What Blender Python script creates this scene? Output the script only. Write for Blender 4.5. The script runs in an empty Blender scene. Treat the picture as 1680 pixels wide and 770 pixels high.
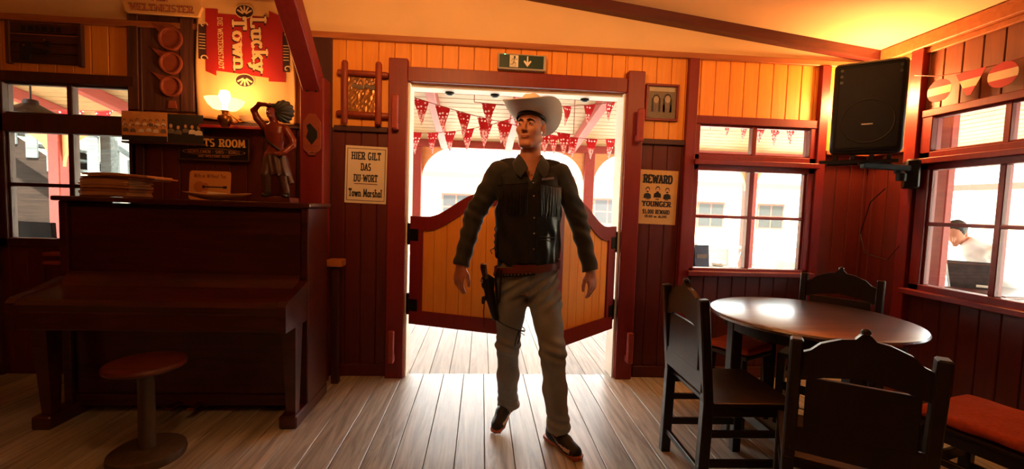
import bpy, bmesh, math, random
import numpy as np
from mathutils import Vector, Matrix
random.seed(7)
PI = math.pi
SC = bpy.context.scene
C = SC.collection

# ---------------------------------------------------------------- camera
cam_d = bpy.data.cameras.new('camera'); cam = bpy.data.objects.new('camera', cam_d); C.objects.link(cam)
fw = Vector((0.07018963, 0.99567028, -0.06094356)); up = Vector((-0.02713, 0.06297703, 0.99764616))
rt = fw.cross(up).normalized(); up = rt.cross(fw).normalized()
cam.matrix_world = Matrix(((rt.x, up.x, -fw.x, 0), (rt.y, up.y, -fw.y, 0), (rt.z, up.z, -fw.z, 1.32), (0, 0, 0, 1)))
cam_d.sensor_width = 36; cam_d.lens = 720/1680*36; cam_d.clip_end = 200; cam_d.clip_start = 0.05
SC.camera = cam
# ---------------------------------------------------------------- world, sun, exposure
w = bpy.data.worlds.new('sky'); SC.world = w; w.use_nodes = True
bg = w.node_tree.nodes['Background']; bg.inputs[0].default_value = (0.93, 0.99, 1.0, 1); bg.inputs[1].default_value = 14.0
sun_d = bpy.data.lights.new('sun', 'SUN'); sun_d.energy = 60.0; sun_d.angle = math.radians(3); sun_d.color = (1, 0.97, 0.90)
sun = bpy.data.objects.new('sun', sun_d); C.objects.link(sun)
sun.rotation_euler = (math.radians(42), 0, math.radians(30))      # high sun over the right shoulder, lights the street and the house fronts
def portal(loc, rot, sx, sy):
    l = bpy.data.lights.new('window_portal', 'AREA'); l.shape = 'RECTANGLE'; l.size = sx; l.size_y = sy
    l.cycles.is_portal = True
    o = bpy.data.objects.new('window_portal', l); o.location = loc; o.rotation_euler = rot; C.objects.link(o)
portal((0.255, 3.62, 1.11), (-PI/2, 0, 0), 1.6, 2.2)
portal((2.13, 3.62, 1.47), (-PI/2, 0, 0), 0.95, 1.15)
portal((-2.93, 3.62, 1.53), (-PI/2, 0, 0), 0.85, 1.15)
portal((3.34, 2.3, 1.45), (0, PI/2, 0), 1.2, 1.2)
SC.view_settings.view_transform = 'Standard'; SC.view_settings.look = 'None'
SC.view_settings.exposure = 0.0; SC.view_settings.gamma = 1.0; SC.view_settings.use_curve_mapping = False
def spot(name, loc, target, energy, ang, col=(1, .5, .2), r=0.1):
    l = bpy.data.lights.new(name, 'SPOT'); l.energy = energy; l.color = col; l.shadow_soft_size = r; l.spot_size = math.radians(ang); l.spot_blend = 0.9
    o = bpy.data.objects.new(name, l); o.location = loc; o.rotation_euler = (Vector(target)-Vector(loc)).to_track_quat('-Z', 'Y').to_euler(); C.objects.link(o); return o
def point(name, loc, energy, col=(1, 0.55, 0.24), r=0.05):
    l = bpy.data.lights.new(name, 'POINT'); l.energy = energy; l.color = col; l.shadow_soft_size = r
    o = bpy.data.objects.new(name, l); o.location = loc; C.objects.link(o); return o
ROOM_W = 100.0      # power of the unseen spots added to warm the upper back wall
WARM = (1, 0.42, 0.125)

# ---------------------------------------------------------------- materials
def newmat(name):
    m = bpy.data.materials.new(name); m.use_nodes = True
    return m, m.node_tree, m.node_tree.nodes['Principled BSDF']
def lin(c): return tuple(((x/255.0)/12.92 if x/255.0 <= 0.04045 else ((x/255.0+0.055)/1.055)**2.4) for x in c)
def mat(name, col, rough=0.6, var=0.12, scale=8.0, stretch=(1, 1, 1), bump=0.0, metal=0.0, spec=0.5, emis=0, emcol=None, sheen=0):
    """col: sRGB 0-255; noise varies the value a little"""
    m, nt, p = newmat(name); c = lin(col)
    p.inputs['Roughness'].default_value = rough; p.inputs['Metallic'].default_value = metal
    p.inputs['Specular IOR Level'].default_value = spec
    tc = nt.nodes.new('ShaderNodeTexCoord'); mp = nt.nodes.new('ShaderNodeMapping'); mp.inputs['Scale'].default_value = stretch
    nz = nt.nodes.new('ShaderNodeTexNoise'); nz.inputs['Scale'].default_value = scale; nz.inputs['Detail'].default_value = 4
    nt.links.new(tc.outputs['Object'], mp.inputs[0]); nt.links.new(mp.outputs[0], nz.inputs['Vector'])
    mr = nt.nodes.new('ShaderNodeMapRange'); mr.inputs[1].default_value = 0.3; mr.inputs[2].default_value = 0.7
    mr.inputs[3].default_value = 1-var; mr.inputs[4].default_value = 1+var
    nt.links.new(nz.outputs['Fac'], mr.inputs[0])
    mx = nt.nodes.new('ShaderNodeVectorMath'); mx.operation = 'SCALE'; mx.inputs[0].default_value = c
    nt.links.new(mr.outputs[0], mx.inputs['Scale']); nt.links.new(mx.outputs[0], p.inputs['Base Color'])
    if bump:
        b = nt.nodes.new('ShaderNodeBump'); b.inputs['Strength'].default_value = bump; b.inputs['Distance'].default_value = 0.01
        nt.links.new(nz.outputs['Fac'], b.inputs['Height']); nt.links.new(b.outputs[0], p.inputs['Normal'])
    if emis:
        p.inputs['Emission Color'].default_value = (*(emcol or c), 1); p.inputs['Emission Strength'].default_value = emis
    if sheen: p.inputs['Sheen Weight'].default_value = sheen
    return m
def wood(name, c1, c2, rough=0.45, axis='x', scale=1.0, bump=0.25, coat=0.0, board=0, boardaxis='x', boardoff=0.0):
    """grain runs along axis; board: per-plank value change of that width"""
    m, nt, p = newmat(name); N = nt.nodes; L = nt.links
    p.inputs['Roughness'].default_value = rough; p.inputs['Coat Weight'].default_value = coat; p.inputs['Coat Roughness'].default_value = 0.275
    st = {'x': (0.6, 9, 9), 'y': (9, 0.6, 9), 'z': (9, 9, 0.6)}[axis]
    tc = N.new('ShaderNodeTexCoord'); mp = N.new('ShaderNodeMapping'); mp.inputs['Scale'].default_value = tuple(s*scale for s in st)
    L.new(tc.outputs['Object'], mp.inputs[0])
    vec = mp.outputs[0]
    if board:
        sp = N.new('ShaderNodeSeparateXYZ'); L.new(tc.outputs['Object'], sp.inputs[0])
        ad = N.new('ShaderNodeMath'); ad.operation = 'SUBTRACT'; L.new(sp.outputs['XYZ'.index(boardaxis.upper())], ad.inputs[0]); ad.inputs[1].default_value = boardoff
        dv = N.new('ShaderNodeMath'); dv.operation = 'DIVIDE'; L.new(ad.outputs[0], dv.inputs[0]); dv.inputs[1].default_value = board
        fl = N.new('ShaderNodeMath'); fl.operation = 'FLOOR'; L.new(dv.outputs[0], fl.inputs[0])
        wn = N.new('ShaderNodeTexWhiteNoise'); wn.noise_dimensions = '1D'; L.new(fl.outputs[0], wn.inputs['W'])
        va = N.new('ShaderNodeVectorMath'); va.operation = 'MULTIPLY_ADD'; L.new(wn.outputs['Color'], va.inputs[0]); va.inputs[1].default_value = (7, 7, 7); L.new(vec, va.inputs[2])
        vec = va.outputs[0]
    nz = N.new('ShaderNodeTexNoise'); nz.inputs['Scale'].default_value = 2.2; nz.inputs['Detail'].default_value = 6; nz.inputs['Roughness'].default_value = 0.65; nz.inputs['Distortion'].default_value = 1.4
    L.new(vec, nz.inputs['Vector'])
    cr = N.new('ShaderNodeValToRGB'); cr.color_ramp.elements[0].position = 0.33; cr.color_ramp.elements[1].position = 0.68
    cr.color_ramp.elements[0].color = (*lin(c1), 1); cr.color_ramp.elements[1].color = (*lin(c2), 1)
    L.new(nz.outputs['Fac'], cr.inputs[0]); out = cr.outputs[0]
    if board:
        mr = N.new('ShaderNodeMapRange'); mr.inputs[3].default_value = 0.78; mr.inputs[4].default_value = 1.15; L.new(wn.outputs['Value'], mr.inputs[0])
        sc = N.new('ShaderNodeVectorMath'); sc.operation = 'SCALE'; L.new(out, sc.inputs[0]); L.new(mr.outputs[0], sc.inputs['Scale']); out = sc.outputs[0]
    L.new(out, p.inputs['Base Color'])
    b = N.new('ShaderNodeBump'); b.inputs['Strength'].default_value = bump; b.inputs['Distance'].default_value = 0.004
    L.new(nz.outputs['Fac'], b.inputs['Height']); L.new(b.outputs[0], p.inputs['Normal'])
    return m
def glass_mat():
    m = bpy.data.materials.new('window_glass'); m.use_nodes = True; nt = m.node_tree; N = nt.nodes; L = nt.links
    N.remove(N['Principled BSDF']); t = N.new('ShaderNodeBsdfTransparent'); g = N.new('ShaderNodeBsdfGlossy'); g.inputs['Roughness'].default_value = 0.03
    fr = N.new('ShaderNodeFresnel'); fr.inputs[0].default_value = 1.35; mx = N.new('ShaderNodeMixShader')
    t.inputs[0].default_value = (0.94, 0.97, 0.95, 1)
    L.new(fr.outputs[0], mx.inputs[0]); L.new(t.outputs[0], mx.inputs[1]); L.new(g.outputs[0], mx.inputs[2]); L.new(mx.outputs[0], N['Material Output'].inputs[0])
    return m
def pennant_mat():
    m, nt, p = newmat('pennant_cloth'); N = nt.nodes; L = nt.links
    tc = N.new('ShaderNodeTexCoord'); v = N.new('ShaderNodeTexVoronoi'); v.inputs['Scale'].default_value = 26; v.inputs['Randomness'].default_value = 0.35
    L.new(tc.outputs['Object'], v.inputs['Vector'])
    r = N.new('ShaderNodeValToRGB'); r.color_ramp.interpolation = 'CONSTANT'
    r.color_ramp.elements[0].color = (0.95, 0.80, 0.78, 1); r.color_ramp.elements[1].position = 0.30; r.color_ramp.elements[1].color = (0.55, 0.012, 0.015, 1)
    L.new(v.outputs['Distance'], r.inputs[0])
    n = N.new('ShaderNodeTexNoise'); n.inputs['Scale'].default_value = 60; L.new(tc.outputs['Object'], n.inputs['Vector'])
    r2 = N.new('ShaderNodeValToRGB'); r2.color_ramp.elements[0].position = 0.42; r2.color_ramp.elements[1].position = 0.56
    r2.color_ramp.elements[0].color = (0.62, 0.09, 0.08, 1); r2.color_ramp.elements[1].color = (0.90, 0.72, 0.68, 1); L.new(n.outputs['Fac'], r2.inputs[0])
    s = N.new('ShaderNodeSeparateXYZ'); L.new(tc.outputs['Object'], s.inputs[0])
    g = N.new('ShaderNodeMapRange'); g.inputs[1].default_value = -0.12; g.inputs[2].default_value = -0.15; L.new(s.outputs[2], g.inputs[0])
    mx = N.new('ShaderNodeMix'); mx.data_type = 'RGBA'; L.new(g.outputs[0], mx.inputs[0]); L.new(r.outputs[0], mx.inputs[6]); L.new(r2.outputs[0], mx.inputs[7])
    L.new(mx.outputs[2], p.inputs['Base Color']); p.inputs['Roughness'].default_value = 0.8
    tr = N.new('ShaderNodeBsdfTranslucent'); L.new(mx.outputs[2], tr.inputs[0]); ms = N.new('ShaderNodeMixShader'); ms.inputs[0].default_value = 0.35
    L.new(p.outputs[0], ms.inputs[1]); L.new(tr.outputs[0], ms.inputs[2]); L.new(ms.outputs[0], N['Material Output'].inputs[0])
    return m
M = {}
M['floor'] = wood('worn_floor_boards', (140, 132, 118), (212, 206, 190), rough=0.38, axis='y', board=0.156, boardoff=0.05, bump=0.35)
M['porchfloor'] = wood('porch_boards', (150, 142, 128), (205, 198, 184), rough=0.6, axis='y', board=0.156, boardoff=0.09)
M['yellow'] = wood('yellow_painted_boards', (226, 140, 46), (238, 158, 58), rough=0.5, axis='z', bump=0.1)
M['wains'] = wood('red_brown_painted_boards', (84, 24, 17), (98, 30, 20), rough=0.45, axis='z', bump=0.1)
M['dimyellow'] = wood('dimmed_yellow_boards', (100, 50, 24), (118, 62, 30), rough=0.5, axis='z', bump=0.1)  # right wall's dimmer light put into the colour of its yellow boards
M['red'] = wood('dark_red_painted_timber', (112, 20, 18), (126, 26, 22), rough=0.45, axis='z', bump=0.12)
M['redx'] = wood('dark_red_painted_rail', (124, 22, 20), (140, 30, 26), rough=0.45, axis='x', bump=0.12)
M['darkpost'] = wood('dark_brown_timber', (58, 22, 16), (76, 30, 22), rough=0.5, axis='z')
M['beam'] = wood('dark_red_brown_beam', (70, 24, 18), (90, 32, 24), rough=0.5, axis='x')
M['cream'] = mat('cream_plaster', (226, 190, 140), rough=0.8, var=0.04, scale=3)
M['woodtrim'] = wood('stained_wood_trim', (150, 84, 40), (178, 104, 54), rough=0.5, axis='x')
M['salmon'] = wood('red_painted_porch_timber', (140, 44, 30), (154, 54, 38), rough=0.6, axis='y', bump=0.1)
M['porchceil'] = wood('pale_pine_porch_planks', (150, 116, 74), (176, 140, 92), rough=0.6, axis='x', bump=0.15)
M['piano'] = wood('dark_mahogany', (52, 18, 12), (84, 30, 18), rough=0.30, axis='x', scale=0.7, bump=0.08, coat=0.35)
M['chairwood'] = wood('dark_oak', (22, 13, 10), (36, 20, 14), rough=0.42, axis='z', bump=0.15)
M['tablewood'] = wood('polished_brown_table_wood', (70, 42, 30), (110, 70, 50), rough=0.34, axis='x', scale=0.8, bump=0.05, coat=1.0); M['tablewood'].node_tree.nodes['Principled BSDF'].inputs['Coat IOR'].default_value = 2.4; M['tablewood'].node_tree.nodes['Principled BSDF'].inputs['Coat Roughness'].default_value = 0.27
M['stool'] = wood('reddish_stool_wood', (70, 26, 18), (104, 42, 28), rough=0.35, axis='x', coat=0.2)
M['stoolcol'] = wood('stool_column_wood', (70, 56, 44), (94, 78, 62), rough=0.5, axis='z')
M['black'] = mat('black_plastic', (18, 18, 18), rough=0.45, var=0.1, scale=30)
M['grille'] = mat('black_speaker_grille', (14, 14, 14), rough=0.65, var=0.4, scale=220, bump=0.3)
M['iron'] = mat('black_iron', (22, 20, 20), rough=0.5, metal=0.6)
M['chrome'] = mat('polished_metal', (200, 200, 200), rough=0.18, metal=1.0, var=0.02)
M['brass'] = mat('aged_brass', (150, 96, 40), rough=0.3, metal=1.0)
M['glass'] = glass_mat()
M['pennant'] = pennant_mat()
M['paper'] = mat('off_white_paper', (226, 212, 186), rough=0.75, var=0.04, scale=12)
M['kraft'] = mat('yellowed_poster_paper', (206, 158, 92), rough=0.75, var=0.08, scale=10)
M['ink'] = mat('black_ink', (20, 16, 16), rough=0.7, var=0.05)
M['inkred'] = mat('dark_red_ink', (90, 22, 16), rough=0.7, var=0.05)
M['grey'] = mat('grey_ink', (120, 108, 92), rough=0.7, var=0.1, scale=40)
M['white'] = mat('white_paint', (235, 232, 222), rough=0.6, var=0.03)
M['offwhite'] = mat('pale_wall_paint', (232, 222, 196), rough=0.8, var=0.04)
M['orangecush'] = mat('orange_red_fabric', (190, 72, 32), rough=0.85, var=0.15, scale=60, bump=0.2)
M['skin'] = mat('skin', (196, 128, 98), rough=0.5, var=0.05, scale=14)
M['lip'] = mat('lips', (172, 98, 82), rough=0.45, var=0.05)
M['hair'] = mat('dark_hair', (40, 28, 20), rough=0.6, var=0.3, scale=60)

# ---------------------------------------------------------------- mesh builder
class MB:
    def __init__(s): s.v = []; s.f = []; s.mi = []; s.cur = 0
    def add(s, v, f, T=None):
        n = len(s.v)
        s.v += [tuple(T @ Vector(p)) if T is not None else tuple(p) for p in v]
        s.f += [tuple(i+n for i in q) for q in f]; s.mi += [s.cur]*len(f); return s
    def bm(s, b, T=None):
        b.verts.ensure_lookup_table(); b.verts.index_update()
        s.add([v.co[:] for v in b.verts], [[v.index for v in f.verts] for f in b.faces], T); b.free(); return s
    def box(s, x0, x1, y0, y1, z0, z1, bev=0.0, T=None, seg=1):
        b = bmesh.new(); bmesh.ops.create_cube(b, size=1)
        for v in b.verts: v.co = Vector(((x0+x1)/2+v.co.x*(x1-x0), (y0+y1)/2+v.co.y*(y1-y0), (z0+z1)/2+v.co.z*(z1-z0)))
        if bev: bmesh.ops.bevel(b, geom=b.edges[:], offset=bev, segments=seg, profile=0.6, affect='EDGES')
        return s.bm(b, T)
    def bar(s, p, q, w, h, bev=0.0, upv=(0, 0, 1)):
        """box of section w x h from p to q"""
        p = Vector(p); q = Vector(q); d = q-p; L = d.length; z = d.normalized(); x = Vector(upv).cross(z)
        if x.length < 1e-4: x = Vector((1, 0, 0))
        x.normalize(); y = z.cross(x)
        T = Matrix(((x.x, y.x, z.x, p.x), (x.y, y.y, z.y, p.y), (x.z, y.z, z.z, p.z), (0, 0, 0, 1)))
        return s.box(-w/2, w/2, -h/2, h/2, 0, L, bev, T)
    def lathe(s, prof, n=24, c=(0, 0, 0), T=None, sx=1, sy=1):
        v = []; f = []; m = len(prof)
        for i in range(n):
            a = 2*PI*i/n
            for r, z in prof: v.append((c[0]+r*math.cos(a)*sx, c[1]+r*math.sin(a)*sy, c[2]+z))
        for i in range(n):
            j = (i+1) % n
            for k in range(m-1): f.append((i*m+k, j*m+k, j*m+k+1, i*m+k+1))
        if prof[0][0] > 1e-5: f.append(tuple(i*m for i in range(n))[::-1])
        if prof[-1][0] > 1e-5: f.append(tuple(i*m+m-1 for i in range(n)))
        return s.add(v, f, T)
    def prism(s, pts, y0, y1, T=None):
        """pts (x,z) outline ccw, extruded from y0 to y1"""
        n = len(pts); v = [(x, y0, z) for x, z in pts]+[(x, y1, z) for x, z in pts]
        f = [tuple(range(n)), tuple(range(2*n-1, n-1, -1))]+[(i, i+n, (i+1) % n+n, (i+1) % n) for i in range(n)]
        return s.add(v, f, T)
    def prismx(s, pts, x0, x1):
        """pts (y,z) outline extruded along x"""
        n = len(pts); v = [(x0, y, z) for y, z in pts]+[(x1, y, z) for y, z in pts]
        f = [tuple(range(n-1, -1, -1)), tuple(range(n, 2*n))]+[(i, (i+1) % n, (i+1) % n+n, i+n) for i in range(n)]
        return s.add(v, f)
    def tube(s, pts, r, n=8, closed=False):
        P = [Vector(p) for p in pts]; m = len(P); v = []; f = []
        rr = r if isinstance(r, (list, tuple)) else [r]*m
        for i, p in enumerate(P):
            t = (P[min(i+1, m-1)]-P[max(i-1, 0)]).normalized() if not closed else (P[(i+1) % m]-P[i-1]).normalized()
            a = Vector((0, 0, 1)) if abs(t.z) < 0.9 else Vector((1, 0, 0)); x = t.cross(a).normalized(); y = t.cross(x)
            for k in range(n):
                g = 2*PI*k/n; v.append(tuple(p+(x*math.cos(g)+y*math.sin(g))*rr[i]))
        for i in range(m if closed else m-1):
            j = (i+1) % m
            for k in range(n): f.append((i*n+k, i*n+(k+1) % n, j*n+(k+1) % n, j*n+k))
        if not closed: f.append(tuple(range(n))[::-1]); f.append(tuple((m-1)*n+k for k in range(n)))
        return s.add(v, f)
    def ball(s, c, r, n=12, T=None):
        r = r if isinstance(r, (list, tuple)) else (r, r, r); b = bmesh.new(); bmesh.ops.create_uvsphere(b, u_segments=n, v_segments=max(6, n//2+2), radius=1)
        for v in b.verts: v.co = Vector((c[0]+v.co.x*r[0], c[1]+v.co.y*r[1], c[2]+v.co.z*r[2]))
        return s.bm(b, T)
    def build(s, name, m, parent=None, smooth=False, org=None, fixn=True):
        me = bpy.data.meshes.new(name)
        v = s.v if org is None else [(a-org[0], b-org[1], c-org[2]) for a, b, c in s.v]
        me.from_pydata(v, [], s.f)
        for q in (m if isinstance(m, (list, tuple)) else [m]): me.materials.append(q)
        me.polygons.foreach_set('material_index', s.mi)
        if fixn:
            b = bmesh.new(); b.from_mesh(me); bmesh.ops.recalc_face_normals(b, faces=b.faces); b.to_mesh(me); b.free()
        if smooth:
            me.polygons.foreach_set('use_smooth', [True]*len(me.polygons))
            try: me.set_sharp_from_angle(angle=math.radians(40 if smooth is True else smooth))
            except Exception: pass
        me.update(); o = bpy.data.objects.new(name, me); C.objects.link(o)
        if org is not None: o.location = org
        if parent is not None: o.parent = parent
        return o
def tag(o, label=None, cat=None, group=None, kind=None):
    if label: o['label'] = label
    if cat: o['category'] = cat
    if group: o['group'] = group
    if kind: o['kind'] = kind
    return o
def thing(name, label, cat, loc=(0, 0, 0), rz=0, group=None):
    o = bpy.data.objects.new(name, None); o.empty_display_size = 0.1; C.objects.link(o)
    o.location = loc; o.rotation_euler = (0, 0, rz); return tag(o, label, cat, group)
def struct(o): o['kind'] = 'structure'; return o
def copy_tree(o, loc, rz, label, group=None):
    def rec(a, par):
        c = a.copy(); C.objects.link(c)
        if par is not None: c.parent = par
        for ch in list(a.children): rec(ch, c)
        return c
    r = rec(o, None); r.location = loc; r.rotation_euler = (0, 0, rz); r['label'] = label
    if group: r['group'] = group
    return r

# ---------------------------------------------------------------- slab lettering (own strokes)
def arc(cx, cy, rx, ry, a0, a1, n=8): return [(cx+rx*math.cos(math.radians(a0+(a1-a0)*i/n)), cy+ry*math.sin(math.radians(a0+(a1-a0)*i/n))) for i in range(n+1)]
GL = {
 'A': (.72, [[(.06, 0), (.36, 1), (.66, 0)], [(.17, .33), (.55, .33)]]), 'B': (.66, [[(.1, 0), (.1, 1)], [(.1, 1)]+arc(.36, .76, .2, .24, 90, -90, 6)+[(.1, .52)], [(.1, .52)]+arc(.38, .26, .22, .26, 90, -90, 6)+[(.1, 0)]]),
 'C': (.66, [arc(.36, .5, .28, .5, 50, 310, 12)]), 'D': (.7, [[(.1, 0), (.1, 1)], [(.1, 1)]+arc(.32, .5, .3, .5, 90, -90, 8)+[(.1, 0)]]),
 'E': (.62, [[(.1, 0), (.1, 1)], [(.1, 1), (.55, 1), (.55, .82)], [(.1, .52), (.42, .52)], [(.1, 0), (.55, 0), (.55, .18)]]),
 'F': (.58, [[(.1, 0), (.1, 1)], [(.1, 1), (.54, 1), (.54, .82)], [(.1, .52), (.4, .52)]]),
 'G': (.7, [arc(.36, .5, .28, .5, 50, 320, 12)+[(.62, .45), (.42, .45)]]), 'H': (.74, [[(.12, 0), (.12, 1)], [(.62, 0), (.62, 1)], [(.12, .5), (.62, .5)]]),
 'I': (.36, [[(.18, 0), (.18, 1)]]), 'J': (.5, [[(.38, 1), (.38, .2)]+arc(.22, .2, .16, .2, 0, -160, 6)]), 'K': (.7, [[(.12, 0), (.12, 1)], [(.12, .42), (.6, 1)], [(.28, .6), (.62, 0)]]),
 'L': (.58, [[(.12, 0), (.12, 1)], [(.12, 0), (.54, 0), (.54, .2)]]), 'M': (.86, [[(.1, 0), (.14, 1), (.43, .2), (.72, 1), (.76, 0)]]), 'N': (.74, [[(.12, 0), (.12, 1)], [(.12, 1), (.62, 0)], [(.62, 0), (.62, 1)]]),
 'O': (.7, [arc(.35, .5, .27, .5, 0, 360, 16)]), 'P': (.62, [[(.12, 0), (.12, 1)], [(.12, 1)]+arc(.36, .73, .2, .27, 90, -90, 6)+[(.12, .46)]]),
 'R': (.68, [[(.12, 0), (.12, 1)], [(.12, 1)]+arc(.36, .74, .2, .26, 90, -90, 6)+[(.12, .48)], [(.34, .48), (.6, 0)]]),
 'S': (.6, [arc(.3, .75, .22, .25, 40, 270, 9)+arc(.3, .25, .22, .25, 90, -140, 9)]), 'T': (.64, [[(.32, 0), (.32, 1)], [(.05, .8), (.05, 1), (.59, 1), (.59, .8)]]),
 'U': (.72, [[(.12, 1), (.12, .25)]+arc(.36, .25, .24, .25, 180, 360, 8)+[(.6, 1)]]), 'V': (.7, [[(.06, 1), (.35, 0), (.64, 1)]]), 'W': (.96, [[(.06, 1), (.26, 0), (.48, .85), (.7, 0), (.9, 1)]]),
 'Y': (.68, [[(.06, 1), (.34, .5), (.62, 1)], [(.34, .5), (.34, 0)]]), 'X': (.66, [[(.06, 0), (.6, 1)], [(.06, 1), (.6, 0)]]),
 '-': (.4, [[(.08, .45), (.32, .45)]]), '.': (.24, [[(.1, 0), (.1, .08)]]), ',': (.24, [[(.12, .06), (.08, -.12)]]), ' ': (.38, []), '*': (.34, [[(.17, .4), (.17, .56)]]),
 '$': (.6, [arc(.3, .75, .22, .22, 40, 270, 9)+arc(.3, .28, .22, .25, 90, -140, 9), [(.3, -.08), (.3, 1.08)]]), '5': (.6, [[(.5, 1), (.14, 1), (.12, .56)]+arc(.3, .3, .22, .3, 110, -150, 8)]), '0': (.62, [arc(.31, .5, .22, .5, 0, 360, 14)]),
 'a': (.56, [arc(.27, .3, .2, .3, 20, 340, 10), [(.47, .6), (.47, 0)]]), 'c': (.52, [arc(.28, .3, .21, .3, 45, 315, 10)]), 'e': (.54, [[(.07, .32), (.48, .32)]+arc(.28, .3, .21, .3, 0, 310, 10)]),
 'h': (.6, [[(.1, 0), (.1, 1)], [(.1, .35)]+arc(.29, .4, .19, .2, 170, 0, 6)+[(.48, 0)]]), 'i': (.3, [[(.15, 0), (.15, .6)], [(.15, .78), (.15, .88)]]), 'k': (.6, [[(.1, 0), (.1, 1)], [(.1, .25), (.5, .6)], [(.22, .36), (.52, 0)]]),
 'l': (.28, [[(.14, 0), (.14, 1)]]), 'n': (.6, [[(.1, 0), (.1, .6)], [(.1, .35)]+arc(.29, .4, .19, .2, 170, 0, 6)+[(.48, 0)]]), 'o': (.56, [arc(.28, .3, .2, .3, 0, 360, 12)]), 'r': (.46, [[(.12, 0), (.12, .6)], [(.12, .35), (.25, .58), (.42, .52)]]),
 's': (.48, [arc(.24, .45, .16, .15, 40, 270, 7)+arc(.24, .15, .16, .15, 90, -140, 7)]), 't': (.4, [[(.18, .9), (.18, .12), (.34, .04)], [(.04, .6), (.34, .6)]]), 'u': (.6, [[(.12, .6), (.12, .2)]+arc(.3, .2, .18, .2, 180, 350, 6), [(.48, .6), (.48, 0)]]),
 'w': (.78, [[(.06, .6), (.22, 0), (.38, .55), (.54, 0), (.7, .6)]]), 'y': (.56, [[(.06, .6), (.29, .0)], [(.5, .6), (.24, -.16), (.08, -.24)]]), 'v': (.5, [[(.05, .6), (.25, 0), (.45, .6)]]),
}
SER = set('BDEFHIKLMNPRTUVWYXAhiklnruwy')
def text_mb(txt, h, wid=None, th=.15, ser=True, depth=0.0015, mb=None, T=None):
    """lettering centred on x=0, baseline z=0, facing -Y (front at y=0)"""
    mb = mb or MB(); adv = sum(GL[c][0]+.10 for c in txt); sx = (wid/adv) if wid else h; x = -adv*sx/2
    for ch in txt:
        wd, st = GL[ch]; k = 0
        for pl in st:
            for i in range(len(pl)-1):
                k += 1
                (xa, ya), (xb, yb) = pl[i], pl[i+1]; dx, dy = (xb-xa), (yb-ya); L = math.hypot(dx, dy)
                if L < 1e-6: continue
                t = th*(0.62 if abs(dy) < abs(dx)*0.5 else 1.0); e = t*0.35
                ux, uy = dx/L, dy/L; xa2, ya2, xb2, yb2 = xa-ux*e*.5, ya-uy*e*.5, xb+ux*e*.5, yb+uy*e*.5
                nx, ny = -uy*t/2, ux*t/2
                P = [(xa2-nx, ya2-ny), (xb2-nx, yb2-ny), (xb2+nx, yb2+ny), (xa2+nx, ya2+ny)]
                jit = 0.00004*(k % 7)
                mb.prism([(x+(px)*sx, pz*h) for px, pz in P], -jit, depth, T)
            if ser and ch in SER:
                for q, o in ((pl[0], pl[1]), (pl[-1], pl[-2])):
                    if abs(q[1]-o[1]) < abs(q[0]-o[0])*0.8: continue
                    yy = q[1]
                    if abs(yy) > .01 and abs(yy-1) > .01 and abs(yy-.6) > .01: continue
                    zc = yy*h+(.05*h if yy < .01 else -.05*h); sw = th*1.05
                    mb.prism([(x+(q[0]-sw)*sx, zc-.055*h), (x+(q[0]+sw)*sx, zc-.055*h), (x+(q[0]+sw)*sx, zc+.055*h), (x+(q[0]-sw)*sx, zc+.055*h)], -0.0004, depth, T)
        x += (wd+.10)*sx
    return mb

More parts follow.
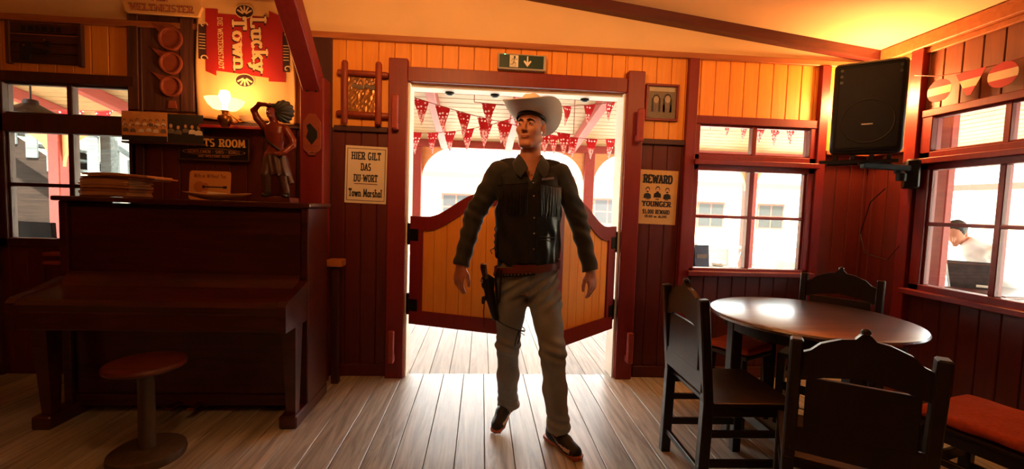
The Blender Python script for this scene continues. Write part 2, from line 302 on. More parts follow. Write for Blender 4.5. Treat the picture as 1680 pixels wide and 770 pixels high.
# ---------------------------------------------------------------- signed-distance sculpting
class Field:
    def __init__(s, lo, hi, res):
        s.lo = np.array(lo, float); s.res = res; s.n = np.ceil((np.array(hi)-s.lo)/res).astype(int)+1
        s.D = np.full(s.n, 0.5, np.float32)
    def blk(s, lo, hi):
        a = np.clip(np.floor((np.array(lo)-s.lo)/s.res).astype(int), 0, s.n); b = np.clip(np.ceil((np.array(hi)-s.lo)/s.res).astype(int)+1, 0, s.n)
        ax = [(s.lo[i]+np.arange(a[i], b[i])*s.res).astype(np.float32) for i in range(3)]
        return (slice(a[0], b[0]), slice(a[1], b[1]), slice(a[2], b[2])), np.stack(np.meshgrid(*ax, indexing='ij'), -1)
    def op(s, fn, lo, hi, k=0.01, mode='add'):
        pad = k+3*s.res; sl, P = s.blk(np.array(lo)-pad, np.array(hi)+pad)
        if P.size == 0: return
        d = fn(P); a = s.D[sl]
        if mode == 'add': hh = np.clip(.5+.5*(a-d)/max(k, 1e-5), 0, 1); r = a*(1-hh)+d*hh-k*hh*(1-hh)
        else: d = -d; hh = np.clip(.5-.5*(a-d)/max(k, 1e-5), 0, 1); r = a*(1-hh)+d*hh+k*hh*(1-hh)
        s.D[sl] = r
    def cap(s, a, b, ra, rb=None, k=0.01, mode='add', flat=None):
        a = np.array(a, float); b = np.array(b, float); rb = ra if rb is None else rb; ba = b-a; L2 = ba@ba+1e-12
        def fn(P):
            t = np.clip(((P-a)@ba)/L2, 0, 1); q = P-a-t[..., None]*ba
            return np.sqrt((q*q).sum(-1))-(ra+(rb-ra)*t)
        R = max(ra, rb); s.op(fn, np.minimum(a, b)-R, np.maximum(a, b)+R, k, mode)
    def chain(s, pts, rs, k=0.01):
        for i in range(len(pts)-1): s.cap(pts[i], pts[i+1], rs[i], rs[i+1], k)
    def ell(s, c, r, Rm=None, k=0.01, mode='add'):
        c = np.array(c, float); r = np.array(r, float); R3 = np.eye(3) if Rm is None else Rm; mr = r.max()
        def fn(P):
            q = (P-c)@R3; k0 = np.sqrt(((q/r)**2).sum(-1)); k1 = np.sqrt(((q/(r*r))**2).sum(-1))+1e-9
            return k0*(k0-1)/k1
        s.op(fn, c-mr, c+mr, k, mode)
    def box(s, c, h, Rm=None, rd=0.005, k=0.01, mode='add'):
        c = np.array(c, float); h = np.array(h, float)-rd; R3 = np.eye(3) if Rm is None else Rm; mr = np.linalg.norm(h)+rd
        def fn(P):
            q = np.abs((P-c)@R3)-h; return np.sqrt((np.maximum(q, 0)**2).sum(-1))+np.minimum(q.max(-1), 0)-rd
        s.op(fn, c-mr, c+mr, k, mode)
    def prof(s, rows, k=0.01, mode='add', p=2.0, extra=None):
        """rows (z, cx, cy, a, b): stacked ellipses"""
        r = np.array(rows, float); r = r[r[:, 0].argsort()]
        lo = [(r[:, 1]-r[:, 3]).min(), (r[:, 2]-r[:, 4]).min(), r[0, 0]]; hi = [(r[:, 1]+r[:, 3]).max(), (r[:, 2]+r[:, 4]).max(), r[-1, 0]]
        def fn(P):
            z = P[..., 2]; cx, cy, a, b = (np.interp(z, r[:, 0], r[:, i]) for i in (1, 2, 3, 4))
            e = (np.abs((P[..., 0]-cx)/a)**p+np.abs((P[..., 1]-cy)/b)**p)**(1/p)
            d = (e-1)*np.minimum(a, b); d = np.maximum(d, np.maximum(z-r[-1, 0], r[0, 0]-z))
            return d if extra is None else np.maximum(d, extra(P))
        s.op(fn, lo, hi, k, mode)
    def disp(s, fn):
        m = np.abs(s.D) < 0.04; idx = np.argwhere(m); P = s.lo+idx*s.res; s.D[m] += fn(P).astype(np.float32)
    def cut(s, fn):
        ax = [(s.lo[i]+np.arange(s.n[i])*s.res).astype(np.float32) for i in range(3)]
        P = np.stack(np.meshgrid(*ax, indexing='ij'), -1); s.D = np.maximum(s.D, fn(P).astype(np.float32))
    def mesh(s):
        D = s.D; D[0] = D[-1] = 0.5; D[:, 0] = D[:, -1] = 0.5; D[:, :, 0] = D[:, :, -1] = 0.5
        S = D < 0; nx, ny, nz = S.shape
        cnt = np.zeros((nx-1, ny-1, nz-1), np.int8)
        for i in (0, 1):
            for j in (0, 1):
                for k in (0, 1): cnt += S[i:nx-1+i, j:ny-1+j, k:nz-1+k]
        act = (cnt > 0) & (cnt < 8); idx = np.argwhere(act); ids = np.full(act.shape, -1, np.int64); ids[act] = np.arange(len(idx))
        acc = np.zeros((len(idx), 3)); num = np.zeros(len(idx))
        cor = [(i, j, k) for i in (0, 1) for j in (0, 1) for k in (0, 1)]
        for c0 in cor:
            for ax in range(3):
                if c0[ax]: continue
                c1 = list(c0); c1[ax] = 1; c1 = tuple(c1)
                d0 = D[idx[:, 0]+c0[0], idx[:, 1]+c0[1], idx[:, 2]+c0[2]]; d1 = D[idx[:, 0]+c1[0], idx[:, 1]+c1[1], idx[:, 2]+c1[2]]
                m = (d0 < 0) != (d1 < 0); t = np.where(m, d0/(d0-d1+1e-12*(d0 == d1)), 0)
                p = np.array(c0)[None, :]+t[:, None]*(np.array(c1)-np.array(c0))[None, :]
                acc += p*m[:, None]; num += m
        V = s.lo+(idx+acc/num[:, None])*s.res; F = []
        for ax in range(3):
            a = [slice(None)]*3; b = [slice(None)]*3; a[ax] = slice(0, -1); b[ax] = slice(1, None)
            ch = S[tuple(a)] != S[tuple(b)]; e = np.argwhere(ch); u, v = (ax+1) % 3, (ax+2) % 3
            ok = (e[:, u] > 0) & (e[:, v] > 0) & (e[:, u] < S.shape[u]-1) & (e[:, v] < S.shape[v]-1); e = e[ok]
            def cid(du, dv):
                q = e.copy(); q[:, u] += du; q[:, v] += dv; return ids[q[:, 0], q[:, 1], q[:, 2]]
            Q = np.stack([cid(-1, -1), cid(0, -1), cid(0, 0), cid(-1, 0)], 1)
            ins = S[e[:, 0], e[:, 1], e[:, 2]]; Q[~ins] = Q[~ins][:, ::-1]; F.append(Q)
        return V, np.concatenate(F)
    def build(s, name, m, parent=None, matfn=None, org=(0, 0, 0), smooth_it=1):
        V, F = s.mesh(); me = bpy.data.meshes.new(name)
        for _ in range(smooth_it):      # light laplacian pass
            A = np.zeros_like(V); n = np.zeros(len(V))
            for i in range(4):
                a, b = F[:, i], F[:, (i+1) % 4]
                np.add.at(A, a, V[b]); np.add.at(A, b, V[a]); np.add.at(n, a, 1); np.add.at(n, b, 1)
            V = V*0.5+0.5*A/np.maximum(n, 1)[:, None]
        me.from_pydata((V-np.array(org)).tolist(), [], F.tolist())
        for q in (m if isinstance(m, (list, tuple)) else [m]): me.materials.append(q)
        if matfn is not None: me.polygons.foreach_set('material_index', matfn(V[F].mean(1)).astype(int).tolist())
        me.polygons.foreach_set('use_smooth', [True]*len(me.polygons)); me.update()
        o = bpy.data.objects.new(name, me); C.objects.link(o)
        if parent is not None: o.parent = parent
        return o
def rotz(a): c, s = math.cos(a), math.sin(a); return np.array([[c, -s, 0], [s, c, 0], [0, 0, 1.0]])
def rotx(a): c, s = math.cos(a), math.sin(a); return np.array([[1, 0, 0], [0, c, -s], [0, s, c]])
# ================================================================ ROOM SHELL
WY = 3.367; WX = 3.103
def ceil_z(x): return 2.975-0.113*x
def boards(mb, a0, a1, z0, z1, plane, axis='x', pitch=0.117, thick=0.02, off=0.03):
    """vertical boards with chamfered edges; plane = room-side face"""
    k = math.floor((a0-off)/pitch); x = off+k*pitch
    while x < a1:
        l = max(x, a0); r = min(x+pitch, a1)
        if r-l > 0.004:
            ch = 0.005; g = 0.0015
            pr = [(l+g, 0.012), (l+g, ch), (l+g+ch, 0), (r-g-ch, 0), (r-g, ch), (r-g, 0.012)] if r-l > 0.02 else [(l, .012), (l, 0), (r, 0), (r, .012)]
            n = len(pr)
            if axis == 'x': v = [(p, plane+q, z0) for p, q in pr]+[(p, plane+q, z1) for p, q in pr]
            else: v = [(plane+q, p, z0) for p, q in pr]+[(plane+q, p, z1) for p, q in pr]
            mb.add(v, [(i, (i+1) % n, (i+1) % n+n, i+n) for i in range(n)]+[tuple(range(n)), tuple(range(n, 2*n))])
        x += pitch
# floor
fb = MB(); x = 0.05-0.156*30
while x < 3.3:
    fb.box(x+0.0022, x+0.156-0.0022, -3.3, 3.405, -0.03, 0, 0.0018); x += 0.156
struct(fb.build('floor', M['floor'], fixn=False))
struct(MB().box(-4.7, 3.4, -3.3, 3.47, -0.2, -0.032).build('floor_underlay', M['ink']))
pf = MB(); x = 0.09-0.156*90
while x < 7.3:
    pf.box(x+0.0022, x+0.156-0.0022, 3.41, 7.45, -0.035, -0.004, 0.0015)
    if x > 3.25: pf.box(x+0.0022, x+0.156-0.0022, -4, 3.41, -0.035, -0.004, 0.0015)
    x += 0.156
struct(pf.build('porch_floor', M['porchfloor'], fixn=False))
# back wall
D0, D1, DZ = -0.56, 1.07, 2.215
R0, R1, RZ0, RZ1 = 1.60, 2.64, 0.86, 2.08
L0, L1, LZ0, LZ1 = -3.41, -2.47, 0.94, 2.16
wb = MB(); wb.cur = 1
for a, b, c, d in [(-4.5, L0, 0, 2.6), (L0, L1, 0, LZ0), (L0, L1, LZ1, 2.6), (L1, D0, 0, 2.6), (D0, D1, DZ, 2.6), (D1, R0, 0, 2.6), (R0, R1, 0, RZ0), (R0, R1, RZ1, 2.6), (R1, 3.3, 0, 2.6)]:
    wb.box(a, b, WY+0.012, WY+0.055, c, d)
wb.cur = 0
for a, b, c, d in [(-4.5, L0, 1.87, 2.54), (L0, L1, LZ1, 2.54), (L1, D0, 1.87, 2.54), (D0, D1, DZ, 2.54), (D1, R0, 1.87, 2.54), (R0, R1, RZ1, 2.54), (R1, WX, 1.84, 2.54)]: boards(wb, a, b, c, d, WY)
wb.cur = 1
for a, b, c, d in [(-4.5, L0, 0, 1.87), (L0, L1, 0, LZ0), (L1, D0, 0, 1.87), (D1, R0, 0, 1.87), (R0, R1, 0, RZ0), (R1, WX, 0, 1.84)]: boards(wb, a, b, c, d, WY)
wb.cur = 2
zl, zr = ceil_z(-4.5)+.02, ceil_z(3.3)+.02
wb.prism([(-4.5, 2.54), (3.3, 2.54), (3.3, zr), (-4.5, zl)], WY-0.005, WY+0.14)
struct(wb.build('wall_back', [M['yellow'], M['wains'], M['cream']], fixn=True))
# right wall
wr = MB(); wr.cur = 1; Q0, Q1, QZ0, QZ1 = 1.94, 2.93, 0.82, 2.09
for a, b, c, d in [(-3.3, Q0, 0, 2.7), (Q0, Q1, 0, QZ0), (Q0, Q1, QZ1, 2.7), (Q1, WY+.14, 0, 2.7)]: wr.box(WX+0.012, WX+0.055, a, b, c, d)
for a, b, c, d, m_ in [(-3.3, Q0, 1.84, 2.6, 0), (Q0, Q1, QZ1, 2.6, 0), (Q1, WY, 1.84, 2.6, 0), (-3.3, Q0, 0, 1.84, 1), (Q0, Q1, 0, QZ0, 1), (Q1, WY, 0, 1.84, 1)]:
    wr.cur = m_; boards(wr, a, b, c, d, WX, 'y')
struct(wr.build('wall_right', [M['dimyellow'], M['wains']]))
wl = MB(); wl.cur = 0; wl.box(-4.62, -4.5, -3.3, 3.5, 1.87, 3.6); wl.cur = 1; wl.box(-4.62, -4.5, -3.3, 3.5, 0, 1.87)
struct(wl.build('wall_left', [M['yellow'], M['wains']]))
wf = MB(); wf.cur = 0; wf.box(-4.62, 3.3, -3.42, -3.3, 1.87, 3.6); wf.cur = 1; wf.box(-4.62, 3.3, -3.42, -3.3, 0, 1.87)
struct(wf.build('wall_front', [M['yellow'], M['wains']]))
# ceiling with its sloped boards
cb = MB(); a, b = ceil_z(-4.7), ceil_z(3.3)
cb.prism([(-4.7, a), (3.3, b), (3.3, b+.12), (-4.7, a+.12)], -3.42, WY+0.14)
struct(cb.build('ceiling', M['cream']))
bb = MB(); a, b = ceil_z(-4.5), ceil_z(WX)
bb.prism([(-4.5, a), (-4.5, a-.075), (WX, b-.075), (WX, b)], WY-0.085, WY-0.005)
struct(bb.build('trim_1', M['beam']))
struct(MB().box(-4.5, WX, WY-0.035, WY-0.001, 2.505, 2.548, 0.004).build('trim_2', M['woodtrim']))
tb = MB(); tb.box(WX-0.06, WX, -3.3, WY-0.09, 2.53, 2.625, 0.006); tb.box(WX-0.025, WX, -3.3, WY-.01, 2.49, 2.53, 0.004)
struct(tb.build('trim_3', M['woodtrim']))
# chair rails
cr = MB()
for a, b in [(-4.5, L0-.02), (L1+.02, -1.27), (-1.1, -0.71), (1.22, 1.56)]: cr.box(a, b, WY-0.028, WY, 1.845, 1.885, 0.004)
struct(cr.build('trim_4', M['darkpost']))
cr = MB(); cr.box(2.70, WX, WY-0.05, WY, 1.815, 1.85, 0.004); cr.box(WX-0.05, WX, 3.02, WY-.05, 1.815, 1.85, 0.004); struct(cr.build('trim_5', M['woodtrim']))
# wall posts
for i, (a, b, z1, m_, pr) in enumerate([(-1.265, -1.115, 2.51, 'darkpost', .03), (1.555, 1.635, 2.505, 'red', .045), (2.625, 2.70, 2.505, 'red', .045), (-3.50, -3.41, 2.505, 'darkpost', .03), (-2.50, -2.42, 2.5, 'darkpost', .03)]):
    struct(MB().box(a, b, WY-pr, WY, 0, z1, 0.004).build('trim_%d' % (6+i), M[m_]))
struct(MB().box(WX-0.05, WX, 2.94, 3.03, 0, 2.53, 0.004).build('trim_11', M['red']))
for i, (nm, a, b) in enumerate([('a', 1.09+.14, 1.55), ('b', 1.64, 2.62), ('c', 2.71, WX), ('d', -1.1, -.71)]):
    struct(MB().box(a, b, WY-0.018, WY, 0.0, 0.09, 0.003).build('baseboard_back' if i == 0 else 'baseboard_back.%03d' % i, M['wains']))
struct(MB().box(WX-0.018, WX, -3.3, 2.93, 0.0, 0.09, 0.003).build('baseboard_right', M['wains']))

# ---- windows: frame bars around and between panes, glass child
def window(name, a0, a1, z0, z1, tz0, tz1, mid, mull, fr, axis='x', plane=WY, mt='red', lz0=None, ledge=True):
    """a0..a1,z0..z1 outer; tz0..tz1 glass of upper row; lz0 bottom of glass; mull position"""
    f = MB(); g = MB()
    def bx(p0, p1, q0, q1, c0, c1, mb=f, bev=.004):
        if axis == 'x': mb.box(p0, p1, plane+q0, plane+q1, c0, c1, bev)
        else: mb.box(plane+q0, plane+q1, p0, p1, c0, c1, bev)
    lo, hi = fr; lz1 = tz0-0.125
    bx(a0, a1, -.035, .05, tz1, z1); bx(a0, lo, -.03, .05, z0, tz1); bx(hi, a1, -.03, .05, z0, tz1)
    bx(a0, a1, -.03, .05, tz0-.125, tz0); bx(a0, a1, -.03, .05, z0, lz0)
    bx(lo, hi, -.012, .03, tz1-.014, tz1); bx(lo, hi, -.012, .03, tz0, tz0+.014)
    bx(mull-.018, mull+.018, -.015, .04, tz0, tz1); bx(mull-.018, mull+.018, -.015, .04, lz0, lz1)
    bx(lo, hi, -.014, .04, mid-.013, mid+.013)
    for p in (lo, hi-.014): bx(p, p+.014, -.010, .03, lz0, lz1)
    if ledge:
        bx(a0-.01, a1+.01, -.075, .0, tz0-.085, tz0-.045); bx(a0-.02, a1+.02, -.085, .0, z0-.025, z0+.012)
    o = struct(f.build(name, M[mt]))
    bx(lo, hi, .010, .013, tz0, tz1, g, 0); bx(lo, hi, .010, .013, lz0, lz1, g, 0)
    p = g.build('window_pane', M['glass'], o)
    return o
window('window_1', 1.635, 2.63, RZ0, RZ1, 1.785, 2.017, 1.300, 2.125, (1.675, 2.575), lz0=0.892)
window('window_2', 2.0-.05, Q1, QZ0, QZ1, 1.796, 2.040, 1.297, 2.428, (2.01, 2.855), 'y', WX, lz0=0.872)
window('window_3', L0, L1, LZ0, LZ1, 1.868, 2.088, 1.375, -2.920, (-3.345, -2.52), mt='darkpost', lz0=0.995, ledge=False)

# ---- door frame
df = MB()
df.box(-0.70, -0.565, 3.30, WY+.13, 0, 2.378, .005); df.box(1.075, 1.205, 3.30, WY+.13, 0, 2.378, .005); df.box(-0.565, 1.075, 3.315, WY+.02, DZ+.005, 2.325, .004)
struct(df.build('door_frame', M['red']))
jl = MB(); jl.box(-0.565, -0.548, WY-.03, WY+.155, 0, DZ, .002); jl.box(1.058, 1.075, WY-.03, WY+.155, 0, DZ, .002); jl.box(-0.548, 1.058, WY+.02, WY+.155, DZ-.018, DZ+.004, .002)
struct(jl.build('door_lining', M['white']))

# ---- swing doors
def swing_door(name, label, hx, ang, side, w=0.80, zb=0.42, zs=1.235, zt=1.42):
    """local: hinge at x=0, leaf towards +x*side, thin in y"""
    t = thing(name, label, 'swing door', (hx, 3.335, zb), ang*side, 'pair of swing doors')
    H = zs-zb; T = zt-zb
    def top(u):  # scalloped top edge from hinge u=0 to free end u=1
        return H if u < .16 else (H+(T-H)*.5*(1-math.cos(PI*min(1, (u-.16)/.56))) if u < .72 else T+0.015*math.sin(PI*(u-.72)/.28))
    n = 28; rim = 0.105; us = [i/n for i in range(n+1)]
    def itop(u): return top(min(1, max(0, u)))-rim
    fm = MB()
    outer = [(side*w*u, top(u)) for u in us]; m = len(us)
    inn = [(side*(rim+(w-2*rim)*u), itop((rim+(w-2*rim)*u)/w)) for u in us]
    for y0, y1 in ((-.02, .02),):
        v = []; f = []
        ring_o = [(0, 0)]+outer+[(side*w, 0)]; ring_i = [(side*rim, rim)]+inn+[(side*(w-rim), rim)]
        k = len(ring_o)
        for y in (y0, y1):
            v += [(x, y, z) for x, z in ring_o]+[(x, y, z) for x, z in ring_i]
        for i in range(k):
            j = (i+1) % k
            f += [(i, j, k+j, k+i), (2*k+i, 3*k+i, 3*k+j, 2*k+j), (i, 2*k+i, 2*k+j, j), (k+i, k+j, 3*k+j, 3*k+i)]
        fm.add(v, f)
    fm.build('door_frame_rim', M['red'], t)
    pm = MB(); nb = 6; wi = (w-2*rim+.02)/nb
    for i in range(nb):
        a = rim-.01+i*wi; b = a+wi-.004
        pm.prism([(side*a, rim-.01), (side*b, rim-.01), (side*b, itop(b/w)+.012), (side*a, itop(a/w)+.012)], -.008, .003); b += .004; pm.prism([(side*a, rim-.01), (side*b, rim-.01), (side*b, itop(b/w)+.012), (side*a, itop(a/w)+.012)], .002, .008)
    pm.build('plank_panel', M['yellow'], t)
    for z in (.07, .60):
        hm = MB(); hm.lathe([(0, 0), (.019, 0), (.022, .01), (.022, .15), (.019, .16), (0, .16)], 14, (-side*.012, 0, z+.0)); hm.box(min(0, side*.07), max(0, side*.07), -.024, .024, z+.03, z+.12, .003)
        hm.build('spring_hinge', M['iron'], t, smooth=True)
    return t
swing_door('swing_door', 'left leaf of the scalloped swing doors, dark red rim with orange plank panel, behind the holster side', -0.522, math.radians(-21), 1)
swing_door('swing_door', 'right leaf of the scalloped swing doors, opened further inward with paler plank panel', 1.028, math.radians(-44), -1, zb=.40, zs=1.20, zt=1.39)
# ---- bar brackets on the posts
for i, (x, z, lab) in enumerate([(-.64, 1.86, 'red wooden bar bracket high on left door post beside the log frame'), (1.165, 1.845, 'red wooden bar bracket high on right door post beside the portrait'), (-.645, .14, 'red wooden bar bracket low on left door post near the floor'), (1.165, .15, 'red wooden bar bracket low on right door post near the floor')]):
    s = -1 if x < 0 else 1
    b = MB(); b.box(-.022, .022, -.075, -.035, 0, .24, .006); b.box(-.022, .022, -.04, 0, 0, .05, .004); b.ball((0, -.077, .04), (.006, .003, .006), 8); b.ball((0, -.077, .2), (.006, .003, .006), 8)
    o = b.build('bar_bracket', M['salmon']); o.location = (x, 3.30, z); tag(o, lab, 'bracket', 'bar brackets on the door posts')

# ================================================================ PORCH AND STREET
sl = 0.17; PZ = 2.98; Y0 = 3.51; X0 = 3.245; BY = 7.2; BX = 6.93
def pz_f(y): return PZ-sl*(y-Y0)
pc = MB(); L = BY+.35-Y0; zE = pz_f(BY+.35); XE = X0+L
def planks_front():
    n = 30
    for i in range(n):
        a = Y0+L*i/n; b = Y0+L*(i+1)/n-.014
        v = [(-16, a, pz_f(a)), (X0+(a-Y0), a, pz_f(a)), (X0+(b-Y0), b, pz_f(b)), (-16, b, pz_f(b))]
        v += [(p[0], p[1], p[2]+.03) for p in v]; pc.add(v, [(0, 3, 2, 1), (4, 5, 6, 7), (0, 1, 5, 4), (1, 2, 6, 5), (2, 3, 7, 6), (3, 0, 4, 7)])
        a = X0+L*i/n; b = X0+L*(i+1)/n-.014; za = PZ-sl*(a-X0); zb = PZ-sl*(b-X0)
        v = [(a, -6, za), (b, -6, zb), (b, Y0+(b-X0), zb), (a, Y0+(a-X0), za)]
        v += [(p[0], p[1], p[2]+.03) for p in v]; pc.add(v, [(0, 3, 2, 1), (4, 5, 6, 7), (0, 1, 5, 4), (1, 2, 6, 5), (2, 3, 7, 6), (3, 0, 4, 7)])
planks_front(); struct(pc.build('porch_ceiling', M['porchceil']))
rf = MB(); z0 = PZ+.05; z1 = zE+.05
rf.add([(-16, Y0-.1, z0), (X0, Y0-.1, z0), (XE, BY+.35, z1), (-16, BY+.35, z1), (X0, -6, z0), (XE, -6, z1)], [(0, 1, 2, 3), (1, 4, 5, 2)]); 
rf.add([(-16, Y0-.1, z0+.08), (X0, Y0-.1, z0+.08), (XE, BY+.35, z1+.08), (-16, BY+.35, z1+.08), (X0, -6, z0+.08), (XE, -6, z1+.08)], [(0, 3, 2, 1), (1, 2, 5, 4)])
struct(rf.build('porch_roof', M['salmon'], fixn=False))
# rafters
rfm = MB()
for k in range(-12, 4):
    x = -0.62+k*1.02
    if x > 3.2: continue
    rfm.bar((x, Y0, pz_f(Y0)-.07), (x, BY, pz_f(BY)-.07), .11, .14, .006)
for k in range(0, 9):
    y = 2.9-k*1.02; rfm.bar((X0, y, PZ-.07), (BX, y, PZ-sl*(BX-X0)-.07), .11, .14, .006)
rfm.bar((X0, Y0, PZ-.07), (BX, BY, pz_f(BY)-.07), .12, .16, .006)
struct(rfm.build('porch_rafters', M['salmon']))
bm_ = MB(); bm_.box(-16, BX+.08, BY-.08, BY+.08, 2.25, 2.43, .008); bm_.box(BX-.08, BX+.08, -6, BY-.08, 2.25, 2.43, .008); struct(bm_.build('porch_beam', M['salmon']))
M['bracket'] = wood('ochre_painted_bracket', (214, 140, 84), (224, 154, 96), rough=.6, axis='x', bump=.1)
def column(x, y, lab, ax='x', br=(1, 1)):
    t = thing('porch_column', lab, 'column', (x, y, 0), 0 if ax == 'x' else PI/2, 'red porch columns')
    m = MB(); m.box(-.085, .085, -.085, .085, 0, 2.25, .012); m.box(-.10, .10, -.10, .10, 0, .14, .01); m.build('post', M['salmon'], t)
    for s, on in ((-1, br[0]), (1, br[1])):
        if not on: continue
        b = MB(); n = 12; R = .52
        ar = [(s*(.085+R-R*math.cos(PI/2*i/n)), 2.25-R+R*math.sin(PI/2*i/n)) for i in range(n+1)]
        for i in range(n):
            (xa, za), (xb, zb) = ar[i], ar[i+1]
            b.prism([(xa, za), (xb, zb), (xb, 2.25), (xa, 2.25)] if abs(xb-xa) > 1e-4 else [(xa, za), (xb, zb), (xb, 2.25)], -.03, .03)
        b.build('arch_bracket', M['bracket'], t)
    return t
column(-1.06, BY, 'red porch column with arched brackets, left of the doorway opening')
column(1.74, BY, 'red porch column with arched brackets, behind the right shoulder')
column(4.53, BY, 'red porch column seen through left half of back window')
column(-3.86, BY, 'red porch column straight behind the group photographs, out of clear view')
column(-6.45, BY, 'dark red porch column seen in the piano side window')
column(BX, BY, 'red corner column where the porch turns', br=(1, 0))
column(BX, 4.4, 'red porch column along the side porch', ax='y')
c_ = thing('window_side_post', 'square red post close outside the right wall window', 'post', (3.72, 3.31, 0)); m = MB(); m.box(-.035, .035, -.045, .045, 0, 2.9, .008); m.build('post', M['salmon'], c_); m = MB(); m.box(-.05, .05, -.06, .06, 0, .12, .006); m.build('post_base', M['salmon'], c_)
# railings between columns
def railing(xa, xb, lab, y=BY, ax='x', base=0):
    L = xb-xa; t = thing('porch_railing', lab, 'railing', (xa, y, 0) if ax == 'x' else (y, xa, 0), 0 if ax == 'x' else PI/2, 'white porch railings')
    m = MB(); m.box(0, L, -.035, .035, .74, .79, .005); m.build('top_rail', M['white'], t); m = MB(); m.box(0, L, -.025, .025, .12, .16, .005); m.build('bottom_rail', M['white'], t)
    m = MB(); n = int(L/.13)
    for i in range(n):
        c = (i+.5)*L/n; m.bar((c-.1, 0, .16), (c+.1, 0, .74), .022, .02); m.bar((c+.1, .008, .16), (c-.1, .008, .74), .022, .02)
    m.build('lattice', M['white'], t)
railing(1.83, 4.44, 'white lattice railing beyond the tables outside back window'); railing(4.62, 6.84, 'white lattice railing by the porch corner'); 
railing(4.5, 7.1, 'white lattice railing along the side porch', y=BX, ax='y'); railing(1.2, 4.3, 'white lattice railing nearer along the side porch', y=BX, ax='y')
# ground
M['ground'] = mat('pale_gravel', (214, 206, 190), rough=.9, var=.08, scale=30)
struct(MB().box(-40, 40, -12, 60, -.5, -.12).build('ground', M['ground']))
# buildings
M['roofpale'] = mat('pale_grey_roofing', (206, 202, 196), rough=.8, var=.08, scale=4)
M['siding'] = wood('pale_yellow_siding', (226, 206, 150), (236, 220, 172), rough=.7, axis='x', bump=.3)
def building(name, lab, ax, W_, D, x, y, rz, ez=2.5, wins=()):
    t = thing(name, lab, 'building', (x, y, -.12), rz)
    m = MB(); n = int(ez/.16)
    for i in range(n): m.add([(-W_/2, 0, i*.16), (W_/2, 0, i*.16), (W_/2, .02, i*.16+.16), (-W_/2, .02, i*.16+.16)], [(0, 1, 2, 3)])
    m.box(-W_/2, W_/2, .03, D, 0, ez); m.build('wall', M['siding'], t)
    m = MB(); m.prismx([(-.7, ez-.05), (-.7, ez+.06), (D/2, ez+1.8), (D+.7, ez+.06), (D+.7, ez-.05)], -W_/2-.3, W_/2+.3); m.build('roof', M['roofpale'], t)
    m = MB(); m.box(-W_/2-.3, W_/2+.3, -.75, -.68, ez-.14, ez+.08); m.build('fascia_board', M['salmon'], t)
    for wx, wz, ww, wh in wins:
        f = MB(); f.box(wx-ww/2-.08, wx+ww/2+.08, -.05, .06, wz-.08, wz+wh+.08, .01); o = f.build('window_surround', M['salmon'], t)
        g = MB(); g.box(wx-ww/2, wx-.03, -.06, -.045, wz, wz+wh/2-.03); g.box(wx+.03, wx+ww/2, -.06, -.045, wz, wz+wh/2-.03); g.box(wx-ww/2, wx-.03, -.06, -.045, wz+wh/2+.03, wz+wh); g.box(wx+.03, wx+ww/2, -.06, -.045, wz+wh/2+.03, wz+wh); g.build('dark_pane', M['black'], o)
building('saloon_building', 'long pale yellow boarded building across the street with red windows', 'x', 34, 6, 2, 19, 0, 2.75, [(x, .9, 1.1, 1.0) for x in (-14, -10.5, -6, -3.1, -.9, 3.5, 6.1, 8.2, 11)])
building('side_building', 'pale boarded building beyond the side porch with red windows', 'y', 26, 6, 18, 2, -PI/2, 2.7, [(x, .9, 1.1, 1.0) for x in (-6, -2, 2, 6)])
# market parasol canopy seen through right window
t = thing('market_parasol', 'red market parasol across the yard beyond right wall window', 'parasol', (10.6, 6.3, -.12)); m = MB(); m.lathe([(.025, 0), (.025, 2.2), (0, 2.22)], 10); m.build('pole', M['white'], t)
m = MB(); m.lathe([(1.1, 1.62), (1.12, 1.78), (.5, 2.05), (0, 2.2)], 8); m.build('canopy', mat('red_canopy_cloth', (190, 40, 34), rough=.8), t)
# staircase outside left
M['greywood'] = wood('weathered_grey_wood', (58, 60, 58), (92, 96, 94), rough=.7, axis='x', bump=.3); M['brownwood'] = wood('weathered_brown_wood', (24, 17, 13), (44, 32, 24), rough=.7, axis='x', bump=.3)
for q in ('greywood', 'brownwood'): M[q].node_tree.nodes['Principled BSDF'].inputs['Specular IOR Level'].default_value = 0.08
t = thing('outdoor_staircase', 'weathered wooden stair descending to the right outside the piano side window', 'staircase', (-9.0, 9.0, 0))
S = -0.68; ztop = 2.57
def sz(x): return ztop+S*x
m = MB(); m.prism([(-1.2, sz(-1.2)-.05), (-1.2, sz(-1.2)-.45), (3.6, sz(3.6)-.45), (3.6, sz(3.6)-.05)], -.05, .0); m.prism([(-1.2, sz(-1.2)-.05), (-1.2, sz(-1.2)-.45), (3.6, sz(3.6)-.45), (3.6, sz(3.6)-.05)], 1.1, 1.15); m.build('stringer', M['brownwood'], t)
m = MB(); m.prism([(-1.2, -.12), (2.9, -.12), (2.9, sz(2.9)-.44), (-1.2, sz(-1.2)-.44)], .30, .33); m.build('under_stair_shade', M['brownwood'], t)  # dark sheet standing in for the shade under the stair
for i in range(14):
    x = -1.1+i*.33; m = MB(); m.box(x, x+.34, 0, 1.1, sz(x+.15)-.12, sz(x+.15)-.07, .004); m.build('tread', M['greywood'], t)
for i in range(13):
    x = -1.0+i*.36; m = MB(); m.box(x, x+.20, -.09, -.05, sz(x)-.3, sz(x)+.95, .006); m.build('baluster', M['greywood'], t)
m = MB(); m.bar((-1.2, -.07, sz(-1.2)+1.06), (3.7, -.07, sz(3.7)+1.06), .09, .07, .006); m.build('handrail', M['greywood'], t)
m = MB(); m.box(.9, 1.0, .2, .3, -.12, sz(1)-.3); m.build('support_post', M['brownwood'], t); m = MB(); m.box(2.1, 2.2, .2, .3, -.12, sz(2.1)-.3); m.build('support_post', M['brownwood'], t)

